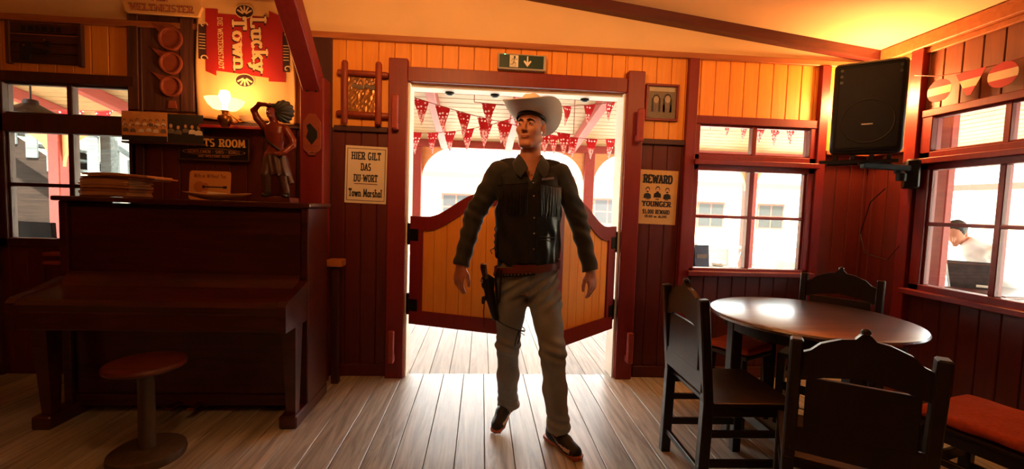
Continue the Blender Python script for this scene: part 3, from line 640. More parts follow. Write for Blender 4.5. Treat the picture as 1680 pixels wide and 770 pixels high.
# house made up to keep sun and sky off the stair
t = thing('stair_shade_house', 'made-up boarded house with deep roof, added to shade the outdoor stair', 'building', (-12.5, 11.2, -.12))
m = MB()
for i in range(44): m.box(-6.6+i*.3, -6.6+i*.3+.285, 0, .06, 0, 4.9, .006)
m.build('board_wall', M['offwhite'], t)
m = MB(); m.prismx([(-3.9, 4.6), (-3.9, 4.72), (2.6, 6.1), (2.6, 5.98)], -7.2, 7.4); m.build('roof', M['brownwood'], t)
for x in (-6.4, -2.2, 2.2, 6.4): m = MB(); m.box(x-.08, x+.08, -3.6, -3.44, 0, 4.68, .01); m.build('shade_house_post', M['greywood'], t)
m = MB(); m.box(5.0, 5.9, -.03, .0, 1.3, 2.5, .01); o = m.build('window_surround', M['white'], t); m = MB(); m.box(5.1, 5.8, -.04, -.03, 1.4, 2.4); m.build('window_glass', M['black'], o)
# ---- bunting
def bunting(lab, pts, n, size=.17, drop=.28, skip=(), kind='tri', mt=None, grp='strings of red pennants under the porch roof', nm='pennant_string'):
    t = thing(nm, lab, 'bunting', pts[0], 0, grp); P = [Vector(p)-Vector(pts[0]) for p in pts]
    m = MB(); m.tube(P, .004, 5)
    for e in (P[0], P[-1]):
        wq = e+Vector(pts[0]); top = Vector((wq.x, wq.y, min(PZ-sl*max(0, wq.y-Y0), PZ-sl*max(0, wq.x-X0))+.004))-Vector(pts[0]); m.tube([e, top], .004, 5)
    m.build('cord', M['salmon'], t)
    seg = [0]
    for i in range(len(P)-1): seg.append(seg[-1]+(P[i+1]-P[i]).length)
    def at(s):
        for i in range(len(P)-1):
            if s <= seg[i+1] or i == len(P)-2:
                return P[i].lerp(P[i+1], (s-seg[i])/(seg[i+1]-seg[i])), (P[i+1]-P[i]).normalized()
    for i in range(n):
        if i in skip: continue
        p, d = at(seg[-1]*(i+.5)/n); m = MB(); yaw = math.atan2(d.y, d.x); a = random.uniform(-.35, .35)
        h = drop; s = size/2; tilt = math.asin(max(-1, min(1, d.z)))
        v = []; K = 6
        for k in range(K+1):
            u = k/K; wv = .012*math.sin(u*5+i)
            for q in (-1, 0, 1): v.append((q*s*(1-u)-u*h*math.sin(tilt)*.2, wv+.01*(1-abs(q))*(1-u), -u*h+q*s*(1-u)*math.tan(tilt)*.8))
        f = []
        for k in range(K):
            f += [(k*3, k*3+1, k*3+4, k*3+3), (k*3+1, k*3+2, k*3+5, k*3+4)]
        m.add(v, f); vb = [(x, y+.0015, z) for x, y, z in v]; m.add(vb, [tuple(reversed(q)) for q in f])
        o = m.build('pennant', mt or M['pennant'], t, fixn=False); o.location = p; o.rotation_euler = (0, 0, yaw+a)
    return t
def cat(p, q, sag, n=8):
    p, q = Vector(p), Vector(q); return [tuple(p.lerp(q, i/n)-Vector((0, 0, sag*4*(i/n)*(1-i/n)))) for i in range(n+1)]
bunting('patterned red pennant string falling from upper left behind the doorway', cat((-.80, 4.85, 2.48), (1.05, 5.15, 2.20), .05), 8)
bunting('patterned red pennant string rising to the right above the hat', cat((-1.2, 5.75, 2.26), (.55, 5.45, 2.50), .12), 8)
bunting('patterned red pennant string right of the hat by the porch column', cat((.55, 5.9, 2.36), (2.6, 5.9, 2.40), .10), 8)
bunting('short pennant string high in the doorway near the lintel', cat((-.1, 4.3, 2.32), (1.6, 5.2, 2.62), .05), 6, size=.15, drop=.22)
bunting('pennant string filling the upper panes of the back window', cat((2.35, 4.7, 2.55), (3.9, 5.0, 2.50), .12), 7)
bunting('pennant string seen in upper panes of right wall window', cat((4.6, 3.6, 2.58), (5.2, 1.8, 2.50), .10), 9, size=.2)
bunting('pennant string seen in upper panes of the piano side window', cat((-7.6, 5.6, 2.34), (-3.6, 5.6, 2.36), .06), 11, size=.26, drop=.24)
# black cup hooks under the lintel
for i, x in enumerate((-.273, .078, .50, .79)):
    m = MB(); m.lathe([(0, .004), (.035, .004), (.035, -.006), (.02, -.018), (0, -.02)], 14); o = m.build('lintel_stud', M['iron'], smooth=True); o.location = (x, 3.49, 2.197-.004)
    tag(o, ['leftmost black stud', 'second black stud from left', 'third black stud from left', 'rightmost black stud'][i]+' under the white lintel of the doorway', 'stud', 'black studs under the lintel')
# porch pendant lamp outside left window
t = thing('porch_pendant_lamp', 'black cone shaded pendant lamp outside the piano side window', 'lamp', (-4.26, 4.5, 2.04))
m = MB(); m.lathe([(.24, 0), (.235, .012), (.13, .07), (.06, .11), (.05, .15), (0, .16)], 28); m.build('lamp_shade', M['iron'], t, smooth=True)
m = MB(); m.tube([(0, 0, .15), (0, 0, .77)], .008, 6); m.build('hanging_rod', M['iron'], t); m = MB(); m.lathe([(0, .02), (.06, .03), (.06, .075), (0, .085)], 14, (0, 0, .30)); m.build('canopy_cap', M['iron'], t, smooth=True)
for dx in (-.06, 0, .06): m = MB(); m.ball((dx, -.02, .01), .02, 8); m.build('bulb', mat('lit_bulb', (255, 240, 220), emis=6, emcol=(1, .9, .75)), t, smooth=True)
# ================================================================ WALL THINGS
def disc_pts(cx, cz, rx, rz, n=16, a0=0, a1=360): return [(cx+rx*math.cos(math.radians(a0+(a1-a0)*i/n)), cz+rz*math.sin(math.radians(a0+(a1-a0)*i/n))) for i in range(n+(0 if a1-a0 == 360 else 1))]
M['photoskin'] = mat('printed_skin_tone', (206, 150, 110), rough=.6, var=.1, scale=60)
M['photodark'] = mat('printed_dark_tone', (40, 34, 32), rough=.6, var=.2, scale=60)
M['photogrey'] = mat('printed_mid_tone', (112, 96, 84), rough=.6, var=.25, scale=50)
M['photolight'] = mat('printed_light_tone', (226, 206, 178), rough=.6, var=.08, scale=60)
M['photobg'] = mat('printed_warm_background', (208, 142, 80), rough=.6, var=.12, scale=22)
def bust(mb_skin, mb_dark, mb_cloth, x, z, s, j=0):
    mb_cloth.prism([(x-.9*s, z-1.9*s), (x+.9*s, z-1.9*s), (x+.8*s, z-1.0*s), (x+.3*s, z-.7*s), (x-.3*s, z-.7*s), (x-.8*s, z-1.0*s)], -.0016-j*.0002, -.0008)
    mb_dark.prism(disc_pts(x, z+.12*s, .52*s, .60*s, 12), -.0020-j*.0002, -.001)
    mb_skin.prism(disc_pts(x, z-.06*s, .40*s, .52*s, 12), -.0024-j*.0002, -.001)
# rustic plank sign upper left
t = thing('plank_sign', 'dark framed plank board with a tool outline, high on the far left wall', 'sign', (-3.063, WY-.004, 2.21))
M['plank'] = wood('dark_weathered_plank', (54, 28, 22), (92, 48, 34), rough=.7, axis='x', bump=.5); M['plankz'] = wood('dark_weathered_board', (60, 30, 22), (102, 54, 36), rough=.7, axis='z', bump=.5)
m = MB()
for i in range(4): m.box(-.235, .235, -.018, 0, .012+i*.069, .012+i*.069+.064, .002)
m.build('plank', M['plank'], t)
for a, b in ((-.25, -.22), (.22, .25)): m = MB(); m.box(a, b, -.028, .0, 0, .29, .004); m.build('side_strip', M['plankz'], t)
m = MB(); m.box(-.22, .22, -.022, -.016, .203, .208); m.build('light_edge', M['woodtrim'], t)
m = MB()
for i, (a, b) in enumerate([(-.15, .030), (-.105, .035), (-.06, .03), (-.018, .04), (.035, .03), (.078, .035)]): m.prism([(a, .225), (a+b, .227), (a+b-.004, .262), (a+.006, .264)], -.0215, -.018)
m.build('worn_lettering', M['ink'], t)
m = MB(); m.prism([(-.15, .03), (-.09, .03), (-.08, .075), (.02, .07), (.04, .10), (-.07, .115), (-.08, .15), (-.15, .15)], -.034, -.018); m.prism([(0, .13), (.03, .12), (.045, .155), (.01, .17)], -.03, -.018); m.build('tool_outline', M['ink'], t)
for q in ((-.12, -.036, .125), (.01, -.032, .168)): m = MB(); m.ball(q, (.007, .004, .007), 8); m.build('screw', M['brass'], t, smooth=True)
# tall board with three round dishes
t = thing('dish_board', 'tall dark wooden board holding three round wooden discs in a column', 'wooden board', (-2.292, WY-.004, 1.93))
m = MB(); m.box(-.222, -.15, -.03, 0, 0, .66, .005); m.box(-.148, .13, -.022, 0, 0, .66, .004); m.box(.132, .225, -.032, 0, 0, .66, .005); m.build('board', M['plankz'], t)
M['disc'] = wood('reddish_wooden_disc', (128, 56, 34), (150, 70, 42), rough=.5, axis='x', bump=.1)
for i, (z, r) in enumerate([(.503, .082), (.335, .078), (.172, .074)]):
    m = MB(); T = Matrix.Translation((.075, -.022, z)) @ Matrix.Rotation(PI/2, 4, 'X')
    m.lathe([(0, .008), (r*.78, .008), (r*.84, .024), (r*.97, .024), (r, .016), (r, 0)], 28, T=T)
    m.prism([(.075-.12-.01, z+r+.02), (.075-r*.75, z+r*.30), (.075-r*.1, z+r*.86)], -.038, -.024); d = m.build('round_disc', M['disc'], t, smooth=True)
m = MB(); m.prism([(.045, .02), (.105, .02), (.095, .075), (.055, .075)], -.032, -.022); m.build('small_block', M['disc'], t)
# WELTMEISTER plank
t = thing('arrow_sign', 'cream arrow shaped plank sign with red outlined lettering above the tall board', 'sign', (-2.225, 3.27, 2.575))
m = MB(); m.prism([(-.235, 0), (.235, -.005), (.262, .06), (.235, .135), (-.27, .15), (-.25, .05)], -.012, .012); m.build('plank', mat('cream_painted_sign', (226, 172, 104), rough=.6, var=.06), t)
m = MB(); text_mb('WELTMEISTER', .044, .42, th=.22, mb=m, T=Matrix.Translation((0, -.0135, .014))); text_mb('VOR', .038, .11, th=.26, mb=m, T=Matrix.Translation((-.02, -.0135, .082))); m.build('lettering_outline', M['inkred'], t)
m = MB(); text_mb('WELTMEISTER', .044, .42, th=.09, ser=False, mb=m, T=Matrix.Translation((0, -.0150, .014))); text_mb('VOR', .038, .11, th=.13, ser=False, mb=m, T=Matrix.Translation((-.02, -.0150, .082))); m.build('lettering_fill', mat('salmon_letter_paint', (214, 130, 92), rough=.6), t)
m = MB(); m.box(-.02, .02, .012, .09, .04, .09); m.build('spacer_block', M['plankz'], t)

# banner
bx, bz = -1.705, 2.42
t = thing('cloth_banner', 'cream cloth banner with red field and sideways slab lettering above the wall lamp', 'banner', (bx, WY-.03, 1.88))
def banner_y(x, z):
    e = max(0, abs(x)-.27); return -.012-.014*math.sin(x*38+z*3)*min(1, e*14)-.004*math.sin(x*11+z*9)-.02*max(0, .3-z)*math.sin(x*21)
m = MB(); nx, nz = 60, 40; v = []
for j in range(nz+1):
    for i in range(nx+1):
        z = .86*j/nz; u = -1+2*i/nx; wdt = .335+.012*math.sin(z*7); x = u*wdt
        v.append((x, banner_y(x, z), z+.01*math.sin(x*16)*(1-j/nz)))
m.add(v, [(j*(nx+1)+i, j*(nx+1)+i+1, (j+1)*(nx+1)+i+1, (j+1)*(nx+1)+i) for j in range(nz) for i in range(nx)])
M['bannercloth'] = mat('cream_banner_cloth', (232, 182, 116), rough=.85, var=.05, scale=5); M['bannerred'] = mat('red_banner_print', (170, 22, 20), rough=.8, var=.06, scale=5)
o = m.build('cloth', M['bannercloth'], t, smooth=True); md = o.modifiers.new('s', 'SOLIDIFY'); md.thickness = .002
def onb(name, polys, mt, off):
    """flat printed shapes following the cloth"""
    m = MB()
    for pl in polys:
        b = bmesh.new(); vs = [b.verts.new((x, 0, z)) for x, z in pl]; b.faces.new(vs)
        for _ in range(3): bmesh.ops.subdivide_edges(b, edges=[e for e in b.edges if e.calc_length() > .05], cuts=1, use_grid_fill=True)
        bmesh.ops.triangulate(b, faces=b.faces)
        for q in b.verts: q.co.y = banner_y(q.co.x, q.co.z)-off
        m.bm(b)
    return m.build(name, mt, t, smooth=True, fixn=False)
# red field (local z from .30 to .75), slightly leaning
onb('red_field', [[(-.275, .34), (-.20, .31), (-.20, .345), (.155, .315), (.155, .29), (.275, .29), (.275, .74), (.16, .78), (.16, .735), (-.19, .745), (-.19, .775), (-.275, .775)]], M['bannerred'], .004)
dk = mat('dark_banner_print', (60, 22, 18), rough=.8, var=.2, scale=30); M['bprint'] = mat('cream_banner_print', (236, 196, 140), rough=.8, var=.04)
onb('ornament_bar', [[(-.315, .42), (-.265, .42), (-.265, .66), (-.315, .66)]], dk, .0055); onb('ornament_bar', [[(.255, .36), (.305, .36), (.305, .64), (.255, .64)]], dk, .0055)
fl = []
for cx, cz in ((-.285, .655), (-.285, .425), (.285, .62), (.285, .38)):
    for i in range(12):
        a, b = PI*1.6*i/12, PI*1.6*(i+1)/12; r1 = .033*(1-i/15); r2 = .033*(1-(i+1)/15)
        fl.append([(cx+r1*math.cos(a), cz+r1*math.sin(a)), (cx+r2*math.cos(b), cz+r2*math.sin(b)), (cx+(r2-.008)*math.cos(b), cz+(r2-.008)*math.sin(b)), (cx+(r1-.008)*math.cos(a), cz+(r1-.008)*math.sin(a))])
for k in range(6): fl.append([(-.31, .49+k*.02), (-.27, .49+k*.02), (-.27, .495+k*.02), (-.31, .495+k*.02)]); fl.append([(.26, .44+k*.02), (.30, .44+k*.02), (.30, .445+k*.02), (.26, .445+k*.02)])
onb('scroll_ornament', fl, M['bprint'], .007)
for cz, s in ((.765, 1), (.285, -1)):
    fan = [disc_pts(-.005, cz, .068, .05, 18)]
    onb('fan_ornament', fan, dk, .0062)
    fl = []
    for i in range(5):
        a = math.radians(30+i*30); fl.append([(-.005+.012*math.cos(a-.5), cz-.02*s+s*.012*math.sin(a-.5)), (-.005+.058*math.cos(a-.1), cz-.02*s+s*.058*math.sin(a-.1)), (-.005+.058*math.cos(a+.1), cz-.02*s+s*.058*math.sin(a+.1)), (-.005+.012*math.cos(a+.5), cz-.02*s+s*.012*math.sin(a+.5))])
    n = 18; dp = disc_pts(-.005, cz, .068, .05, n); di = disc_pts(-.005, cz, .061, .043, n)
    fl += [[dp[i], dp[(i+1) % n], di[(i+1) % n], di[i]] for i in range(n)]
    onb('fan_line', fl, M['bprint'], .0078)
def banner_text(name, txt, h, length, x, zc, lean, mt, th):
    """reads downwards (turned clockwise)"""
    T = Matrix.Translation((x, -.016, zc)) @ Matrix.Rotation(math.radians(90+lean), 4, 'Y')
    text_mb(txt, h, length, th=th, T=T, mb=(mm := MB())); 
    mm.v = [(a, banner_y(a, c)-.0085+(b+.016)*.5, c) for a, b, c in mm.v]
    return mm.build(name, mt, t)
for mt_, th_, nm, dy in ((dk, .30, 'letter_shadow', .0), (M['bprint'], .20, 'lettering', .001)):
    sh = -.004 if dy == 0 else 0
    for (txt, h, ln, x, zc) in (('Lucky', .105, .38, .045+sh, .535+sh), ('Town', .095, .37, -.085+sh, .535+sh)):
        o = banner_text(nm, txt, h, ln, x, zc, -2, mt_, th_); o.location.y = -dy
banner_text('small_lettering', 'DIE WESTERNSTADT', .032, .36, -.185, .535, -2, M['bprint'], .15)
# curtain-like side cloth hanging right of the banner
# shelf under the banner
o = MB().box(-.30, .30, -.10, 0, 0, .024, .004).build('wall_shelf', M['redx']); o.location = (-1.70, WY-.001, 1.815); tag(o, 'narrow red wooden wall shelf under the glowing lamp', 'shelf')
# wall lamp
M['frost'] = None
def frosted():
    m, nt, p = newmat('frosted_glass'); p.inputs['Base Color'].default_value = (1, .86, .66, 1); p.inputs['Roughness'].default_value = .35; p.inputs['Transmission Weight'].default_value = .0
    tr = nt.nodes.new('ShaderNodeBsdfTranslucent'); tr.inputs[0].default_value = (1, .86, .62, 1); tp = nt.nodes.new('ShaderNodeBsdfTransparent')
    a = nt.nodes.new('ShaderNodeMixShader'); a.inputs[0].default_value = .55; b = nt.nodes.new('ShaderNodeMixShader'); b.inputs[0].default_value = .35
    nt.links.new(p.outputs[0], a.inputs[1]); nt.links.new(tr.outputs[0], a.inputs[2]); nt.links.new(a.outputs[0], b.inputs[1]); nt.links.new(tp.outputs[0], b.inputs[2]); nt.links.new(b.outputs[0], nt.nodes['Material Output'].inputs[0])
    return m
M['frost'] = frosted()
t = thing('wall_lamp', 'glowing brass wall lamp with open glass bowl shade on the red shelf', 'lamp', (-1.745, 3.13, 1.80))
m = MB(); m.lathe([(.0, 0), (.022, .004), (.038, .03), (.045, .055), (.040, .075), (.018, .088), (.018, .105), (.03, .112), (0, .118)], 24); m.build('lamp_body', M['brass'], t, smooth=True)
m = MB(); m.lathe([(.028, .11), (.07, .12), (.10, .15), (.118, .185), (.116, .186), (.098, .153), (.068, .125), (.028, .115)], 32); m.build('glass_bowl', M['frost'], t, smooth=True)
m = MB(); m.lathe([(0, .115), (.014, .12), (.014, .15), (.03, .185), (.034, .21), (.026, .24), (0, .25)], 20); m.build('bulb', mat('glowing_bulb', (255, 210, 150), emis=60, emcol=(1, .62, .28)), t, smooth=True)
m = MB(); m.tube([(0, .03, .05), (.0, .12, .05), (0, .20, .10)], .008, 8); m.lathe([(0, 0), (.04, 0), (.04, .01), (0, .012)], 16, T=Matrix.Translation((0, .236, .10)) @ Matrix.Rotation(PI/2, 4, 'X')); m.build('bracket_arm', M['brass'], t, smooth=True)
m = MB(); m.tube([(.02, 0, .10), (.10, .0, .04), (.16, 0, .05)], .006, 8); m.build('side_arm', M['brass'], t, smooth=True)
m = MB(); m.lathe([(.01, .02), (.05, .026), (.072, .055), (.07, .056), (.048, .032), (.01, .025)], 24, (.17, 0, .02)); m.build('small_glass_dish', M['frost'], t, smooth=True)
pl = point('wall_lamp_light', (-1.745, 3.10, 2.08), 6.0, (1, .42, .12), .05)
# group photographs hung below
def group_photo(loc, w_, h_, rz, rows, seed, lab, bgm):
    random.seed(seed); t = thing('group_photograph', lab, 'photograph', loc, rz, 'unframed group photographs over the piano')
    m = MB(); m.box(-w_/2, w_/2, 0, .003, 0, h_); m.build('photo_paper', bgm, t)
    a, b, c, d = MB(), MB(), MB(), MB(); k = 0
    for z, n, s in rows:
        for i in range(n):
            x = -w_/2+(i+.5)*w_/n+random.uniform(-.004, .004); bust(a, b, c if random.random() < .55 else d, x, z+random.uniform(-.006, .006), s*random.uniform(.9, 1.1), k); k = (k+1) % 6
    a.build('printed_faces', M['photoskin'], t); b.build('printed_hair', M['photodark'], t); c.build('printed_light_shirts', M['photolight'], t); d.build('printed_dark_shirts', M['photogrey'], t); return t
t = group_photo((-2.358, 3.265, 1.706), .30, .20, 0, [(.135, 7, .017), (.098, 6, .020)], 3, 'left group photograph with orange background pinned over the tall board foot', M['photobg'])
m = MB(); m.box(-.15, .15, -.0012, 0, 0, .035); m.build('printed_ground', M['photodark'], t)
t = group_photo((-2.10, 3.285, 1.702), .24, .20, 0, [(.115, 5, .026)], 5, 'right group photograph of people in white shirts overlapping the black room sign', M['photodark'])
m = MB(); m.box(-.12, .12, -.0035, 0, 0, .055); m.build('printed_ground', M['photodark'], t)
o = MB().box(-.27, .27, 0, .09, 0, .012).build('photo_ledge', M['plank']); o.location = (-2.25, 3.275, 1.69); tag(o, 'thin dark ledge that carries the two group photographs', 'ledge')
# gents room sign
t = thing('room_sign', 'black framed room sign with gold lettering behind the photographs', 'sign', (-1.928, WY-.045, 1.588), 0)
m = MB(); m.box(-.245, .245, 0, .014, 0, .172, .004); m.build('sign_board', mat('black_sign_paint', (20, 16, 15), rough=.35, var=.05), t)
m = MB()
for a, b, c, d in [(-.245, .245, 0, .010), (-.245, .245, .162, .172)]: m.box(a, b, -.005, 0, c, d, .002)
for a, b in [(-.245, -.235), (.235, .245)]: m.box(a, b, -.005, 0, 0, .172, .002)
m.build('sign_frame', M['plank'], t)
G_ = mat('gold_lettering', (232, 176, 96), rough=.5, var=.05); G2 = mat('dull_gold_lettering', (176, 116, 66), rough=.6)
m = MB(); text_mb('GENTS ROOM', .052, .42, th=.20, mb=m, T=Matrix.Translation((0.01, -.002, .104))); m.build('lettering', G_, t)
m = MB(); text_mb('GENTLEMEN * SIRS * KINGS', .020, .36, th=.15, mb=m, T=Matrix.Translation((0.0, -.002, .055))); m.build('small_lettering', G2, t); m = MB(); text_mb('ARE WELCOME HERE', .014, .22, th=.15, mb=m, T=Matrix.Translation((0.0, -.002, .026))); m.build('small_lettering', G2, t)
m = MB(); ring = disc_pts(0, .064, .215, .024, 30); ri = disc_pts(0, .064, .211, .0215, 30)
for i in range(30): m.prism([ring[i], ring[(i+1) % 30], ri[(i+1) % 30], ri[i]], -.002, 0)
m.build('oval_line', G2, t)
# log frame with crinkled foil poster
t = thing('log_frame', 'rustic log frame with crossed round ends around a crinkled brown picture', 'picture frame', (-.889, WY-.01, 1.892))
M['log'] = wood('orange_brown_log', (120, 44, 24), (150, 62, 34), rough=.5, axis='z', bump=.2)
def log(p, q, r, nm='log'):
    m = MB(); p = Vector(p); q = Vector(q); d = (q-p).normalized(); pts = [p, p+d*.012, q-d*.012, q]; m.tube(pts, [r*.7, r, r, r*.7], 14); return m.build(nm, M['log'], t, smooth=True)
log((-.122, -.052, 0), (-.122, -.052, .447), .023); log((.118, -.052, 0), (.118, -.052, .447), .023); log((-.188, -.024, .077), (.188, -.024, .071), .022); log((-.182, -.024, .372), (.182, -.024, .366), .022)
m = MB(); n = 18; v = []; random.seed(4)
for j in range(n+1):
    for i in range(n+1): v.append((-.115+.23*i/n, -.006+random.uniform(-.0025, .0015), .08+.29*j/n))
m.add(v, [(j*(n+1)+i, j*(n+1)+i+1, (j+1)*(n+1)+i+1, (j+1)*(n+1)+i) for j in range(n) for i in range(n)])
m.build('foil_picture', mat('bronze_foil', (176, 120, 66), rough=.34, metal=.6, var=.25, scale=7), t)
a, b, c = MB(), MB(), MB()
for i, x in enumerate((-.06, -.02, .025, .065)): bust(a, b, c, x, .315-.01*(i % 2), .024, i)
for q, nm, mt in ((a, 'printed_faces', M['photoskin']), (b, 'printed_hats', M['photodark']), (c, 'printed_coats', M['photogrey'])): o = q.build(nm, mt, t); o.location.y = -.015
# poster helper
def poster(name, lab, cat, loc, w_, h_, pm, parts, rot=0, curl=0.0):
    t = thing(name, lab, cat, loc); t.rotation_euler = (0, rot, 0)
    m = MB(); n = 12; v = []
    for j in range(n+1):
        for i in range(n+1):
            u, q = i/n, j/n; v.append((-w_/2+w_*u, -.002-curl*max(0, u-.8)*max(0, .35-q)*6-curl*.3*max(0, q-.9)*5*(1-u), h_*q))
    m.add(v, [(j*(n+1)+i, j*(n+1)+i+1, (j+1)*(n+1)+i+1, (j+1)*(n+1)+i) for j in range(n) for i in range(n)])
    o = m.build('paper', pm, t); md = o.modifiers.new('s', 'SOLIDIFY'); md.thickness = .0008; md.offset = -1
    for nm, mb, mt in parts: mb.build(nm, mt, t)
    return t
y_ = -.0042
m = MB()
for txt, h, wd, z in (('HIER GILT', .052, .215, .325), ('DAS', .050, .075, .245), ('DU-WORT', .050, .175, .162), ('Town Marshal', .055, .245, .05)):
    text_mb(txt, h, wd, th=.22, mb=m, T=Matrix.Translation((0, y_, z)))
b = MB(); 
for a_, b_, c_, d_ in [(-.14, .14, .018, .022), (-.14, .14, .402, .406)]: b.box(a_, b_, y_, -.001, c_, d_)
for a_, b_ in [(-.14, -.136), (.136, .14)]: b.box(a_, b_, y_, -.001, .018, .406)
u = MB().box(-.085, .085, y_, -.001, .142, .147)
poster('notice_poster', 'off-white printed notice with thin border, on dark boards under the log frame', 'poster', (-.872, WY-.002, 1.318), .305, .424, M['paper'], [('lettering', m, M['ink']), ('border_line', b, M['inkred']), ('underline', u, M['inkred'])], rot=math.radians(1.0), curl=.005)
# reward poster
m = MB(); text_mb('REWARD', .060, .235, th=.30, mb=m, T=Matrix.Translation((0, y_, .322)))
text_mb('COLE', .010, .035, th=.2, mb=m, T=Matrix.Translation((-.075, y_, .190))); text_mb('JIM', .010, .03, th=.2, mb=m, T=Matrix.Translation((0, y_, .190))); text_mb('BOB', .010, .03, th=.2, mb=m, T=Matrix.Translation((.075, y_, .190)))
text_mb('YOUNGER', .038, .235, th=.26, mb=m, T=Matrix.Translation((0, y_, .140))); text_mb('$5,000 REWARD', .030, .22, th=.26, mb=m, T=Matrix.Translation((0, y_, .082))); text_mb('DEAD or ALIVE', .018, .18, th=.24, mb=m, T=Matrix.Translation((0, y_, .052)))
fa, fd, fc, mo = MB(), MB(), MB(), MB()
for i, x in enumerate((-.08, 0, .078)):
    bust(fa, fd, fc, x, .265+(.008 if i == 1 else 0), .034); mo.prism([(x-.010, .250), (x, .245), (x+.010, .250), (x+.006, .258), (x-.006, .258)], -.0055, -.002)
for q in (fa, fd, fc): q.v = [(a, b-.0025, c) for a, b, c in q.v]
poster('reward_poster', 'yellowed reward poster with three portraits, right of the doorway', 'poster', (1.363, WY-.002, 1.226), .318, .422, M['kraft'], [('lettering', m, M['ink']), ('portrait_faces', fa, M['photoskin']), ('portrait_hair', fd, M['ink']), ('portrait_coats', fc, M['ink']), ('moustache', mo, M['ink'])], rot=math.radians(1.0), curl=.004)
# framed portrait of two women
t = thing('framed_portrait', 'small red framed grey portrait of two women on the yellow boards', 'picture frame', (1.362, WY-.004, 2.025))
m = MB()
for a, b, c, d in [(-.13, .13, 0, .018), (-.13, .13, .262, .28)]: m.box(a, b, -.022, 0, c, d, .003)
for a, b in [(-.13, -.112), (.112, .13)]: m.box(a, b, -.022, 0, .018, .262, .003)
m.build('frame', M['red'], t)
m = MB(); m.box(-.112, .112, -.006, 0, .018, .262); m.build('photo_paper', M['grey'], t)
m = MB(); m.box(-.10, .10, -.0075, -.006, .225, .255); m.build('pale_band', mat('pale_grey_print', (176, 164, 140), rough=.6), t)
a, b, c = MB(), MB(), MB()
for i, (x, s) in enumerate(((-.045, .052), (.045, .054))):
    bust(a, b, c, x, .165+.006*i, s, i); b.prism([(x-.035, .07), (x-.018, .07), (x-.022, .18), (x-.035, .17)], -.0018, -.001); b.prism([(x+.018, .07), (x+.035, .07), (x+.035, .17), (x+.022, .18)], -.0018, -.001)
gs = mat('grey_print_skin', (170, 152, 128), rough=.6); 
for q, nm, mt in ((a, 'printed_faces', gs), (b, 'printed_hair', M['photodark']), (c, 'printed_dresses', M['photogrey'])): o = q.build(nm, mt, t); o.location.y = -.006
# exit sign
t = thing('exit_sign', 'dark green emergency exit sign with white running figure and down arrow', 'sign', (.267, WY-.001, 2.341))
t.rotation_euler = (0, math.radians(.3), 0)
m = MB(); m.box(-.18, .18, -.06, 0, 0, .115, .006); m.build('housing', mat('grey_plastic_housing', (170, 160, 146), rough=.5), t)
m = MB(); m.box(-.168, .160, -.064, -.058, .012, .105, .002); m.build('sign_face', mat('dark_green_plastic', (8, 52, 40), rough=.4, var=.05), t)
wp = mat('white_sign_print', (226, 220, 200), rough=.5, var=.03)
m = MB(); m.box(-.092, -.028, -.0655, -.063, .016, .101); m.build('door_pictogram', wp, t)
m = MB(); m.ball((-.056, -.0665, .088), (.0075, .002, .0075), 10)
for p, q, w_ in [((-.058, .080), (-.062, .052), .012), ((-.062, .052), (-.046, .040), .008), ((-.046, .040), (-.050, .022), .007), ((-.062, .052), (-.070, .036), .008), ((-.070, .036), (-.088, .034), .007), ((-.058, .078), (-.042, .070), .006), ((-.042, .07), (-.034, .078), .005), ((-.060, .078), (-.074, .070), .006), ((-.074, .07), (-.078, .056), .005)]:
    m.bar((p[0], -.0668, p[1]), (q[0], -.0668, q[1]), .002, w_, upv=(0, 1, 0))
m.build('running_figure', mat('green_pictogram', (8, 44, 34), rough=.4), t)
m = MB(); m.prism([(.045, .098), (.035, .098), (.035, .055), (.018, .068), (.010, .060), (.040, .022), (.070, .060), (.062, .068), (.045, .055)][::-1], -.0660, -.063); m.build('down_arrow', wp, t)
m = MB(); m.ball((-.128, -.0625, .106), (.006, .004, .003), 8); m.build('indicator_light', mat('green_indicator', (60, 255, 120), emis=5, emcol=(.1, 1, .35)), t)
# carved plaque on the post
# front post and brace
t = thing('timber_post', 'dark red timber post right of the piano with diagonal brace', 'post', (-1.177, 3.20, 0))
m = MB(); m.box(-.08, .08, -.07, .07, 0, 2.17, .008); m.build('post', M['red'], t)
m = MB(); m.bar((0, -.0, 2.08), (-.012, -.93, 3.05), .125, .12, .008, upv=(0, 1, 0)); m.build('diagonal_brace', M['red'], t)
for q in (-.03, .03): m = MB(); m.ball((q, -.075, 2.07), (.008, .006, .008), 8); m.build('bolt', M['iron'], t, smooth=True)
t = thing('carved_plaque', 'small carved wooden plaque with black diamond cut-out on the red post', 'plaque', (-1.170, 3.129, 1.635))
m = MB(); m.prism([(-.02, 0), (.02, 0), (.058, .045), (.058, .225), (.02, .28), (-.02, .28), (-.058, .225), (-.058, .045)], -.016, 0); m.build('plaque_board', M['disc'], t)
m = MB(); m.prism([(0, .07), (.038, .12), (.036, .165), (-.01, .215), (-.034, .20), (-.022, .165), (-.036, .12)], -.018, -.010); m.build('dark_inset', M['black'], t)
m = MB(); m.tube([(-.045, -.014, .035), (-.02, -.018, .015), (0, -.018, .025), (.02, -.018, .015), (.045, -.014, .035)], .005, 6); m.build('carved_edge', M['disc'], t)
# newel post
t = thing('newel_post', 'short slim wooden post with light orange cap beside the piano end', 'post', (-1.035, 3.22, 0))
m = MB(); m.box(-.025, .025, -.025, .025, 0, .86, .003); m.build('shaft', M['darkpost'], t); m = MB(); m.box(-.058, .055, -.055, .055, .86, .912, .012, seg=2); m.build('cap', mat('light_orange_wood', (190, 112, 50), rough=.45), t)
